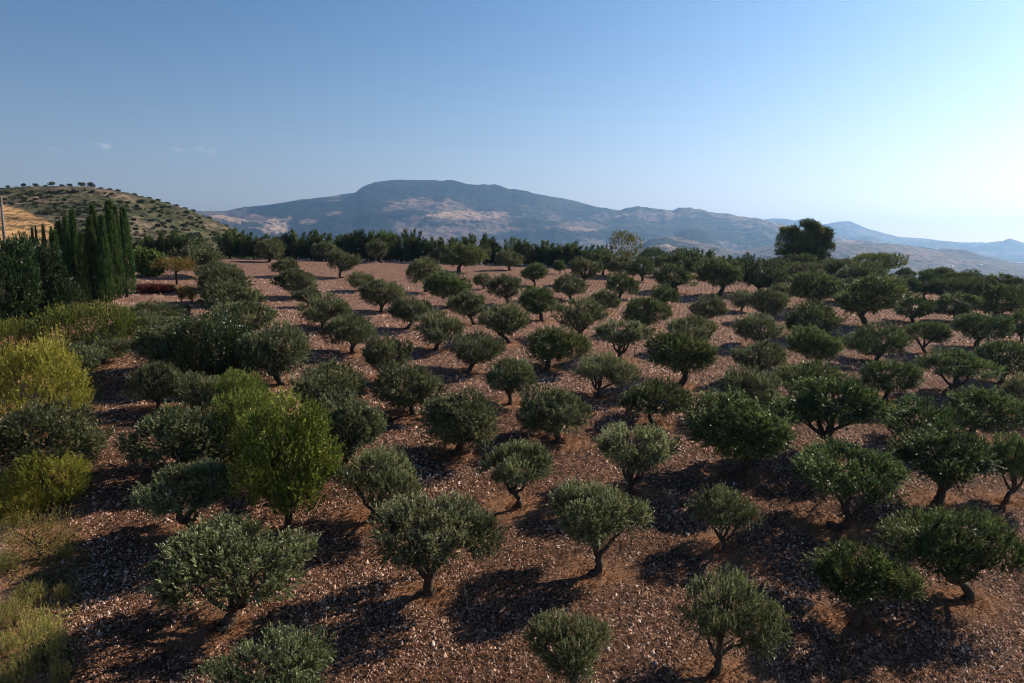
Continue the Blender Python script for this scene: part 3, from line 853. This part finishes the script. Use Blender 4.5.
# ------------------------------------------------------------------ near hill (polar height field)
def prof(lst):
    a = np.array([az_slope(u, v) for u, v in lst]); return lambda ph: np.interp(ph, a[:, 0], a[:, 1])
hill_p = prof([(-500, 196), (-250, 190), (0, 190), (50, 188.5), (88, 188.5), (120, 193), (150, 200), (190, 211.5), (215, 222), (240, 233), (262, 245), (300, 262), (360, 300), (420, 330)])
hill_sk = prof([(-500, 196), (600, 330)])
PHF = math.atan2((262 - CX) / F, 1)
def hill_z(ph, r):
    h = hill_p(ph) * 430
    x = r * np.sin(ph); yy = r * np.cos(ph)
    t = np.clip((r - 190) / 240., 0, 1)
    up = np.sin(t * math.pi / 2) ** 1.15
    dn = sstep(430, 900, r)
    z = -34 + (h + 34) * up * (1 - dn) - dn * 60
    z = z + (fbm(x / 45 + 50, yy / 45 + 50, 4, 41) - .5) * 7 * np.clip(t * 1.0, 0, 1) * (1 - .65 * (np.abs(r - 430) < 60))
    z = z + 2.2 * np.sin((r + 25 * fbm(x / 60 + 9, yy / 60 + 9, 2, 4)) / 12.) * .25
    return z
ph = np.linspace(math.radians(-62), az_slope(420, 300)[0], 420); rr_ = np.linspace(190, 900, 330)
PH, RR = np.meshgrid(ph, rr_)
Z = hill_z(PH, RR)
V = np.stack([(RR * np.sin(PH)).ravel(), (RR * np.cos(PH)).ravel(), Z.ravel()], 1)
i = np.arange(PH.size).reshape(PH.shape)
def gq(i): return np.stack([i[:-1, :-1].ravel(), i[:-1, 1:].ravel(), i[1:, 1:].ravel(), i[1:, :-1].ravel()], 1)
def project(V):
    x = V[:, 0]; y = V[:, 1]; z = V[:, 2]
    dpt = y * math.cos(TH) - z * math.sin(TH); up = y * math.sin(TH) + z * math.cos(TH)
    return CX + F * x / dpt, CY - F * up / dpt
U_, W_ = project(V); front = V[:, 0] ** 2 + V[:, 1] ** 2 < 440 ** 2
nn1 = fbm(V[:, 0] / 26 + 80, V[:, 1] / 26 + 80, 5, 51); nn2 = fbm(V[:, 0] / 7 + 80, V[:, 1] / 7 + 80, 3, 53)
edge = np.interp(U_, [-400, 0, 22, 50, 58, 66], [196, 204.5, 210, 222, 228, 244]) + (nn2 - .5) * 3
fld = sstep(-1, 1, W_ - edge) * (U_ < 70) * front
trk = np.exp(-((W_ - (218 + U_ * .05)) / 2.0) ** 2) * fld
gold = np.array([.47, .27, .12]) * (.8 + .4 * nn2[:, None]); 
scr = np.array([.090, .082, .046]) * (1 - sstep(.45, .6, nn1))[:, None] + np.array([.17, .125, .088]) * sstep(.45, .6, nn1)[:, None]
nn3 = fbm(V[:, 0] / 3.2 + 10, V[:, 1] / 5. + 10, 3, 55); scr = scr * (.6 + .8 * nn2[:, None]); dk = (sstep(.50, .56, nn3) * .75)[:, None]; scr = scr * (1 - dk) + np.array([.040, .048, .024]) * dk
cc = scr * (1 - fld[:, None]) + gold * fld[:, None]; cc = cc * (1 - trk[:, None] * .65) + np.array([.10, .07, .04]) * trk[:, None] * .65
def land_mat(name, s1, s2, bd, var=.35, dots=False, ds=.022):
    global N, L, tc
    m, nt, N, L = newmat(name)
    out = N.new('ShaderNodeOutputMaterial'); p = N.new('ShaderNodeBsdfPrincipled'); L.new(p.outputs[0], out.inputs[0]); p.inputs['Roughness'].default_value = .95; p.inputs['Specular IOR Level'].default_value = .05
    tc = N.new('ShaderNodeTexCoord'); a = N.new('ShaderNodeAttribute'); a.attribute_name = 'land'
    n1 = noise(s1, 5, .65); n2 = noise(s2, 3, .6)
    r1 = ramp(n1.outputs[0], [(.3, (1 - var,) * 3), (.7, (1 + var,) * 3)])
    x = mixc(1., a.outputs['Color'], r1.outputs[0], 'MULTIPLY'); L.new(x, p.inputs['Base Color'])
    if dots:
        n3 = noise(ds, 4, .7); r3 = ramp(n3.outputs[0], [(.44, (.32, .38, .38)), (.50, (1, 1, 1))]); x = mixc(1., x, r3.outputs[0], 'MULTIPLY'); L.new(x, p.inputs['Base Color'])
    b = N.new('ShaderNodeBump'); b.inputs['Strength'].default_value = .8; b.inputs['Distance'].default_value = bd; L.new(n2.outputs[0], b.inputs['Height']); L.new(b.outputs[0], p.inputs['Normal'])
    return m
tag(mesh_obj('near_hill', V, gq(i), land_mat('hill_soil', .35, .9, .6, .35, True, .3), None, None, True, {'land': cc}), kind='structure')
def hill_hit(u, v):
    d = ray(u, v); t = np.arange(195, 560, .5); P = t[:, None] * d
    r = np.hypot(P[:, 0], P[:, 1]); g = hill_z(np.arctan2(P[:, 0], P[:, 1]), r)
    k = np.argmax(P[:, 2] < g); 
    return (P[k, 0], P[k, 1], g[k], t[k]) if P[k, 2] < g[k] else None
# bushes and trees on it
sr = np.random.default_rng(9); cnt = 0
SPOTS = []
for v in np.concatenate([np.arange(191, 214, 2.2), np.arange(214, 246, 3.2)]):
    for u in np.arange(-8, 262, 6.0):
        uu = u + sr.uniform(-6, 6); vv = v + sr.uniform(-1.6, 1.6)
        sk = np.interp(uu, [0, 50, 88, 120, 150, 190, 215, 240, 262], [190, 188.5, 188.5, 193, 200, 211.5, 222, 233, 245])
        if vv < sk + 2: continue
        if uu < 66 and vv > np.interp(uu, [0, 22, 50, 58, 66], [203, 208, 220, 226, 242]): continue
        if fbm(np.array([uu / 22. + 40]), np.array([vv / 6. + 40]), 3, 95)[0] < .45 + sr.uniform(-.1, .08): continue
        h = hill_hit(uu, vv)
        if h is None: continue
        SPOTS.append((uu, vv, h))
sr.shuffle(SPOTS); SPOTS = SPOTS[:290]
for j, (uu, vv, h) in enumerate(SPOTS):
    s = sr.uniform(.28, .65) * (1.25 if uu > 150 else 1)
    place('scrubbush', j, h[0], h[1], h[2] - .1, s, s * sr.uniform(.8, 1.2), sr.random() * 6.28, 'small dark round bush growing on the brown slope of the near hill', 'bush', 'bushes dotted over the near hill')
SK = [(8, 7), (17, 5), (24, 8), (29, 5), (36, 8), (46, 5), (52, 9), (62, 7), (70, 8), (82, 11), (91, 12), (101, 7), (110, 8), (118, 8), (127, 7), (134, 9), (142, 8), (149, 9), (158, 10), (167, 10), (176, 10), (185, 9), (193, 9), (201, 9), (209, 9), (217, 9), (226, 9), (234, 9)]
for j, (u, w) in enumerate(SK):
    sl = np.interp(u, [0, 50, 88, 120, 150, 190, 215, 240], [190, 188.5, 188.5, 193, 200, 211.5, 222, 233])
    a, _s = az_slope(u, sl); r = 422; x, y = r * math.sin(a), r * math.cos(a); z = float(hill_z(np.array([a]), np.array([r]))[0])
    pr = PROTO['hilltree'][j % 2]; sx = w * 422 / F / pr['W'] / 1.9
    lab = f"small dark tree on the near hill's skyline, {ORD[j + 1]} from the left" if j < 24 else f"small dark tree on the near hill's skyline, {ORD[len(SK) - j]} from the right"
    place('hilltree', j, x, y, z - .2, sx, sx * sr.uniform(.85, 1.15), sr.random() * 6, lab, 'tree', 'small trees along the near hill skyline')

# ------------------------------------------------------------------ far country
pA = prof([(-900, 262), (200, 262), (500, 263), (600, 259), (640, 254), (665, 247), (740, 250), (770, 243), (800, 236), (838, 240), (870, 243), (890, 243.5), (940, 251), (980, 259), (1024, 265), (1150, 280), (2000, 290)])
pB = prof([(-900, 222), (-300, 214), (100, 213), (200, 211), (225, 211.5), (240, 208.5), (270, 205), (300, 200), (325, 197.5), (355, 193), (362, 187), (375, 182), (395, 179.5), (420, 180), (445, 182), (470, 184.5), (495, 186), (510, 191), (540, 195), (570, 199.5),
           (600, 206), (620, 209), (640, 210), (665, 213), (672, 215), (690, 212), (705, 213.5), (725, 218.5), (745, 220), (757, 219.5), (785, 226), (830, 238), (900, 250), (1024, 262), (2000, 280)])
pC = prof([(-900, 230), (200, 228), (600, 226), (735, 226), (757, 220), (770, 218), (785, 219), (795, 222.5), (803, 222), (812, 224), (822, 228), (830, 225), (838, 222.5), (850, 222.5), (870, 230), (900, 237), (940, 241), (980, 244), (1010, 247.5), (1024, 249.5), (1100, 256), (1300, 262), (2000, 264)])
pD = prof([(-900, 240), (900, 256), (1004, 250), (1024, 245.5), (1060, 241), (1120, 246), (1300, 252), (2000, 258)])
def ease(t): t = np.clip(t, 0, 1); return t * t * (3 - 2 * t)
def far_z(ph, r):
    x = r * np.sin(ph); y = r * np.cos(ph)
    hA = pA(ph) * 4200; hB = pB(ph) * 7200; hC = pC(ph) * 11000; hD = pD(ph) * 14500
    vAB = np.minimum(hA, hB * .25) - 60; vBC = np.minimum(hB * .4, hC * .5) - 40; vCD = hC * .4 - 60
    R = [200, 700, 2000, 2900, 4200, 4800, 5900, 7200, 8600, 11000, 12500, 14500, 16500]
    Hs = [np.full_like(ph, -46), np.full_like(ph, -120), np.full_like(ph, -150), np.minimum(hA - 70, -60), hA, vAB, vAB * .42 + hB * .58 - 22, hB, vBC, hC, vCD, hD, hD * 0 - 150]
    z = np.zeros_like(ph)
    for k in range(len(R) - 1):
        s = (r >= R[k]) & (r <= R[k + 1])
        t = (r - R[k]) / (R[k + 1] - R[k])
        if k == 6: e = t ** .9
        elif k in (3, 8): e = np.sin(np.clip(t, 0, 1) * math.pi / 2) ** 1.2
        else: e = ease(t)
        z = np.where(s, Hs[k] * (1 - e) + Hs[k + 1] * e, z)
    # relief: gullies and knolls, calmer at the skylines
    cal = np.ones_like(r)
    for Rk, wd in ((4200, 300), (7200, 450), (11000, 700), (14500, 900)):
        cal = cal * (1 - .80 * np.exp(-((r - Rk) / wd) ** 2))
    amp = np.interp(r, [200, 700, 2000, 4000, 7000, 16000], [2, 12, 40, 60, 85, 120])
    z = z + ((ridged(x / 1500 + 60, y / 1500 + 60, 6, 61) - .55) * 1.5 + (fbm(x / 420 + 60, y / 420 + 60, 4, 67) - .5) * .55) * amp * cal * 2.3
    # dark dome standing in the valley on the right
    a0 = az_slope(693, 240)[0]; r0 = 4900; dx = x - r0 * math.sin(a0); dy = y - r0 * math.cos(a0)
    dome = (az_slope(693, 229)[1] * 4900 + 55) * np.exp(-(np.abs(dx) / 185) ** 2.6 - (np.abs(dy) / 330) ** 2)
    z = np.maximum(z, z * .2 + dome * .8) * (dome > 8) + z * (dome <= 8)
    return z
ph = np.linspace(math.radians(-62), math.radians(62), 2000); rr_ = np.concatenate([np.geomspace(200, 2500, 50)[:-1], np.linspace(2500, 4400, 130)[:-1], np.linspace(4400, 7400, 280)[:-1], np.linspace(7400, 16500, 150)])
PH, RR = np.meshgrid(ph, rr_); Z = far_z(PH, RR)
V = np.stack([(RR * np.sin(PH)).ravel(), (RR * np.cos(PH)).ravel(), Z.ravel()], 1)
i = np.arange(PH.size).reshape(PH.shape)
U_, W_ = project(V)
# field patchwork : jittered cells
def cells(x, y, s, seed):
    xx = x / s + (fbm(x / s / 2 + 5, y / s / 2 + 5, 2, seed) - .5) * 1.6; yy = y / s + (fbm(x / s / 2 + 25, y / s / 2 + 5, 2, seed + 3) - .5) * 1.6
    a = np.floor(xx).astype(np.int64); b = np.floor(yy).astype(np.int64)
    return hash3(a, b, seed), hash3(a, b, seed + 7)
X_, Y_ = V[:, 0], V[:, 1]
h1, h2 = cells(X_, Y_, 190, 71); h3, _ = cells(X_ + 900, Y_ * .6, 420, 75)
pal = np.array([[.23, .150, .115], [.31, .20, .14], [.17, .115, .085], [.27, .17, .135], [.20, .15, .10], [.115, .10, .062]])
base = pal[(h1 * 5.99).astype(int)] * (.85 + .3 * h2[:, None])
base = base * .55 + pal[(h3 * 5.99).astype(int)] * .45
bright = (h1 * .5 + h3 * .5 > .80)[:, None]; base = np.where(bright, np.array([.48, .31, .20]), base)
nA = fbm(X_ / 700 + 31, Y_ / 700 + 31, 6, 81, .6); nB = fbm(X_ / 260 + 31, Y_ / 260 + 31, 5, 87, .65); nC = fbm(PH.ravel() * 82 + 300, Z.ravel() / 24 + 300, 4, 93, .65)
lowz = 1 - sstep(230, 420, V[:, 2]); forest = sstep(.0, .025, nA + (nB - .5) * .9 - .475 - .055 * lowz)
Rv = np.hypot(X_, Y_)
onB = (Rv > 5000) & (Rv < 8400)
def ell(cx, cy, rx, ry, soft=.12):
    d = np.sqrt(((U_ - cx) / rx) ** 2 + ((W_ - cy) / ry) ** 2) + (nC - .5) * 1.5 + (nB - .5) * .9
    return 1 - sstep(1 - soft * .5, 1 + soft * .5, d)
f = forest * .95
def put(val, *e):
    global f
    k = ell(*e) * onB; f = f * (1 - k) + val * k
topm = sstep(-2, 2, (np.interp(U_, [350, 380, 410, 450, 500, 560, 620, 700, 760], [200, 201, 198, 199, 206, 212, 208, 220, 226]) - W_) + (nB - .5) * 16) * onB * (U_ > 340) * (U_ < 640)
f = np.maximum(f, topm)
put(1, 290, 208, 48, 7); put(1, 355, 208, 60, 9); put(1, 345, 220, 36, 6); put(1, 380, 214, 30, 5); put(1, 270, 236, 45, 6)
put(0, 430, 204, 42, 6); put(0, 470, 218, 46, 6.5); put(0, 465, 232, 70, 6); put(0, 275, 227, 13, 7); put(0, 306, 222, 10, 3.4); put(0, 335, 213, 9, 2.4); put(0, 225, 215, 20, 4)
put(.75, 560, 206, 40, 7); put(1, 520, 236, 36, 4); put(.9, 585, 232, 50, 5); put(1, 395, 237, 28, 3); put(0, 580, 226, 36, 4); put(0, 645, 212, 30, 3); put(.85, 680, 226, 60, 6)
onA = (Rv > 2500) & (Rv < 5000)
k = onA * (U_ > 735); f = f * (1 - k) + k * f * .35
k = ((Rv > 9000)); f = np.where(k, np.clip(f + .35, 0, 1), f)
domeM = (np.hypot((X_ - 4900 * math.sin(az_slope(693, 240)[0])) / 200, (Y_ - 4900 * math.cos(az_slope(693, 240)[0])) / 340) < 1.05); f = np.where(domeM, .95, f)
def bright_put(c, *e):
    global base
    k = (ell(*e, .2) * onB)[:, None]; base = base * (1 - k) + np.array(c) * k
bright_put((.52, .33, .21), 472, 215, 32, 4.0); bright_put((.56, .37, .24), 275, 227, 11, 6); bright_put((.50, .33, .22), 306, 222, 9, 2.6); bright_put((.30, .19, .145), 430, 204, 38, 4.6)
bright_put((.46, .30, .2), 565, 229, 26, 2.2); bright_put((.28, .185, .14), 470, 229, 60, 5)
fc = np.array([.012, .022, .014]) * (.7 + .6 * nB[:, None])
base = base * np.where(Rv > 5000, .85, .72)[:, None]
cc = base * (1 - f[:, None]) + fc * f[:, None]
tag(mesh_obj('mountains', V, gq(i), land_mat('mountain_land', .012, .02, 14., .3, True), None, None, True, {'land': cc}), kind='structure')

# farmhouses far out in the valley
m_w, nt, N, L = newmat('pale_render'); o_ = N.new('ShaderNodeOutputMaterial'); p = N.new('ShaderNodeBsdfPrincipled'); p.inputs['Base Color'].default_value = (.7, .66, .6, 1); L.new(p.outputs[0], o_.inputs[0])
m_r, nt, N, L = newmat('tiled_roof'); o_ = N.new('ShaderNodeOutputMaterial'); p = N.new('ShaderNodeBsdfPrincipled'); p.inputs['Base Color'].default_value = (.34, .19, .13, 1); L.new(p.outputs[0], o_.inputs[0])
def far_hit(u, v):
    d = ray(u, v); t = np.arange(600, 11500, 6.); P = t[:, None] * d; r = np.hypot(P[:, 0], P[:, 1]); g = far_z(np.arctan2(P[:, 0], P[:, 1]), r)
    k = np.argmax(P[:, 2] < g); return (P[k, 0], P[k, 1], g[k]) if P[k, 2] < g[k] else None
for j, (u, v, s) in enumerate([(980.5, 266, .8), (952, 267, .8), (964, 262, .6), (968, 270, .6)]):
    h = far_hit(u, v)
    if h is None: continue
    a, b, c = 9 * s, 6 * s, 6 * s
    e = empty('farmhouse'); e.location = (h[0], h[1], h[2]); e.rotation_euler = (0, 0, j * .7)
    Vw = np.array([(-a, -b, -4), (a, -b, -4), (a, b, -4), (-a, b, -4), (-a, -b, c), (a, -b, c), (a, b, c), (-a, b, c)])
    mesh_obj('wall', Vw, [(0, 1, 5, 4), (1, 2, 6, 5), (2, 3, 7, 6), (3, 0, 4, 7)], m_w, e)
    a += .6; b += .6
    Vr = np.array([(-a, -b, c), (a, -b, c), (a, b, c), (-a, b, c), (-a, 0, c + 3 * s), (a, 0, c + 3 * s)])
    me = bpy.data.meshes.new('roof'); me.from_pydata([tuple(q) for q in Vr], [], [(0, 1, 5, 4), (2, 3, 4, 5), (0, 4, 3), (1, 2, 5)]); me.materials.append(m_r)
    ro = bpy.data.objects.new('roof', me); col.objects.link(ro); ro.parent = e
    tag(e, ['tiny pale farmhouse furthest right in the valley beyond the crest', 'tiny pale farmhouse furthest left in the valley beyond the crest',
            'tiny pale farmhouse highest on the brown valley slope', 'tiny pale farmhouse lowest on the brown valley slope'][j], 'farmhouse', 'distant farmhouses in the valley')

# ------------------------------------------------------------------ leaning pole at the left edge
x0, y0 = ray(5, 240)[0] * 112, ray(5, 240)[1] * 112; zb = float(gz(x0, y0))
dt = ray(.6, 197); k = y0 / dt[1]; topp = np.array([dt[0] * k, y0, dt[2] * k])
V, Q = tube(np.array([[x0, y0, zb - .3]]) * (1 - np.linspace(0, 1, 9)[:, None]) + topp * np.linspace(0, 1, 9)[:, None], np.linspace(.24, .16, 9), 12)
e = empty('utility_pole'); e.location = (0, 0, 0)
V = V - [x0, y0, zb]; e.location = (x0, y0, zb)
mesh_obj('shaft', V, Q, M['wood'], e, None, True)
tl = topp - [x0, y0, zb]
Vc, Qc = tube(np.array([tl + [0, 0, -.02], tl + [0, 0, .10], tl + [0, 0, .16]]), [.19, .18, .02], 12); mesh_obj('cap', Vc, Qc, M['wood'], e, None, True)
tag(e, 'slightly leaning grey wooden utility pole rising beside the tan field', 'pole')

# ------------------------------------------------------------------ haze
HZ = (-16500, 16500, -600, 17800, -420, 900)
x0, x1, y0, y1, z0, z1 = HZ
Vb = np.array([(x, y, z) for z in (z0, z1) for x, y in ((x0, y0), (x1, y0), (x1, y1), (x0, y1))])
mh, nt, N, L = newmat('haze_air'); out = N.new('ShaderNodeOutputMaterial')
pv = N.new('ShaderNodeVolumePrincipled'); pv.inputs['Color'].default_value = (.34, .60, 1., 1); pv.inputs['Density'].default_value = 9.0e-5; pv.inputs['Anisotropy'].default_value = .55
L.new(pv.outputs[0], out.inputs['Volume'])
hz = mesh_obj('haze', Vb, [(3, 2, 1, 0), (4, 5, 6, 7), (0, 1, 5, 4), (1, 2, 6, 5), (2, 3, 7, 6), (3, 0, 4, 7)], mh)
tag(hz, kind='stuff')

# ------------------------------------------------------------------ light, sky, camera
SUN_AZ = math.atan2(.83, .56); SUN_EL = math.radians(33)
w = bpy.data.worlds.new('World'); scene.world = w; w.use_nodes = True
nt = w.node_tree; N = nt.nodes; L = nt.links; N.clear()
out = N.new('ShaderNodeOutputWorld'); bg = N.new('ShaderNodeBackground'); sky = N.new('ShaderNodeTexSky')
sky.sky_type = 'NISHITA'; sky.sun_disc = False; sky.sun_elevation = SUN_EL; sky.sun_rotation = SUN_AZ
sky.altitude = 700; sky.air_density = 1.0; sky.dust_density = 1.0; sky.ozone_density = 1.0
bg.inputs[1].default_value = .088
mm = N.new('ShaderNodeVectorMath'); mm.operation = 'SCALE'; mm.inputs['Scale'].default_value = .123; L.new(sky.outputs[0], mm.inputs[0])
ga = N.new('ShaderNodeGamma'); ga.inputs[1].default_value = 1.22; tz = N.new('ShaderNodeTexCoord'); sz_ = N.new('ShaderNodeSeparateXYZ'); L.new(tz.outputs['Generated'], sz_.inputs[0])
el = N.new('ShaderNodeValToRGB'); L.new(sz_.outputs['Z'], el.inputs[0])
el.color_ramp.elements[0].position = .02; el.color_ramp.elements[0].color = (1.2, .93, .87, 1)
el.color_ramp.elements[1].position = .42; el.color_ramp.elements[1].color = (.455, .725, .885, 1)
e_ = el.color_ramp.elements.new(.18); e_.color = (.90, .885, .875, 1)
tm = N.new('ShaderNodeVectorMath'); tm.operation = 'MULTIPLY'; L.new(mm.outputs[0], tm.inputs[0]); L.new(el.outputs[0], tm.inputs[1])
L.new(tm.outputs[0], ga.inputs[0])
m2_ = N.new('ShaderNodeVectorMath'); m2_.operation = 'SCALE'; m2_.inputs['Scale'].default_value = 1 / .123; L.new(ga.outputs[0], m2_.inputs[0])
tcw = N.new('ShaderNodeTexCoord'); nzw = N.new('ShaderNodeTexNoise'); nzw.inputs['Scale'].default_value = 90; nzw.inputs['Detail'].default_value = 5
mpw = N.new('ShaderNodeMapping'); mpw.inputs['Scale'].default_value = (1, 1, 2.2); L.new(tcw.outputs['Generated'], mpw.inputs[0]); L.new(mpw.outputs[0], nzw.inputs['Vector'])
acc = None
for (cu, cv, rad, amp) in ((105, 146, .014, 1.), (180, 149, .013, .8), (208, 150, .020, .8), (52, 149, .012, .3), (20, 123, .012, .3)):
    dd = ray(cu, cv); dd = dd / np.linalg.norm(dd)
    sb = N.new('ShaderNodeVectorMath'); sb.operation = 'SUBTRACT'; sb.inputs[1].default_value = tuple(dd); L.new(tcw.outputs['Generated'], sb.inputs[0])
    sc_ = N.new('ShaderNodeVectorMath'); sc_.operation = 'MULTIPLY'; sc_.inputs[1].default_value = (1, 1, 2.6); L.new(sb.outputs[0], sc_.inputs[0])
    ln = N.new('ShaderNodeVectorMath'); ln.operation = 'LENGTH'; L.new(sc_.outputs[0], ln.inputs[0])
    mr = N.new('ShaderNodeMapRange'); mr.interpolation_type = 'SMOOTHSTEP'; mr.inputs[1].default_value = rad; mr.inputs[2].default_value = 0; mr.inputs[3].default_value = 0; mr.inputs[4].default_value = amp; L.new(ln.outputs['Value'], mr.inputs[0])
    if acc is None: acc = mr.outputs[0]
    else:
        ad = N.new('ShaderNodeMath'); ad.operation = 'ADD'; L.new(acc, ad.inputs[0]); L.new(mr.outputs[0], ad.inputs[1]); acc = ad.outputs[0]
mn = N.new('ShaderNodeMapRange'); mn.inputs[1].default_value = .42; mn.inputs[2].default_value = .62; mn.inputs[3].default_value = 0; mn.inputs[4].default_value = .30; L.new(nzw.outputs[0], mn.inputs[0])
fa = N.new('ShaderNodeMath'); fa.operation = 'MULTIPLY'; L.new(acc, fa.inputs[0]); L.new(mn.outputs[0], fa.inputs[1])
cm = N.new('ShaderNodeMix'); cm.data_type = 'RGBA'; L.new(fa.outputs[0], cm.inputs['Factor']); L.new(m2_.outputs[0], cm.inputs[6]); cm.inputs[7].default_value = (8.2, 7.8, 7.6, 1)
L.new(cm.outputs[2], bg.inputs[0]); L.new(bg.outputs[0], out.inputs[0])
sl = bpy.data.lights.new('sun', 'SUN'); sl.energy = 5.0; sl.angle = math.radians(.53); sl.color = (1, .87, .70)
so = bpy.data.objects.new('sun', sl); col.objects.link(so)
from mathutils import Vector
dirv = Vector((math.sin(SUN_AZ) * math.cos(SUN_EL), math.cos(SUN_AZ) * math.cos(SUN_EL), math.sin(SUN_EL)))
so.rotation_euler = dirv.to_track_quat('Z', 'Y').to_euler()
cd = bpy.data.cameras.new('camera'); cam = bpy.data.objects.new('camera', cd); col.objects.link(cam)
cd.sensor_width = 36; cd.lens = 36 * F / 1024; cd.clip_start = .5; cd.clip_end = 60000
cam.location = (0, 0, 0); cam.rotation_euler = (math.pi / 2 - TH, 0, 0)
scene.camera = cam
scene.view_settings.view_transform = 'Standard'; scene.view_settings.look = 'None'; scene.view_settings.exposure = .72; scene.view_settings.gamma = 1
c = scene.cycles
c.max_bounces = 4; c.diffuse_bounces = 2; c.glossy_bounces = 1; c.transmission_bounces = 3; c.volume_bounces = 0; c.transparent_max_bounces = 4
c.use_denoising = True; c.pixel_filter_type = 'BLACKMAN_HARRIS'; c.filter_width = 1.0
c.use_adaptive_sampling = True; c.adaptive_threshold = .01
scene.render.film_transparent = False
print('script', time.time() - T0, 'rows', best, [(k, len([r for r in rows if r['row'] == k])) for k in used_rows])
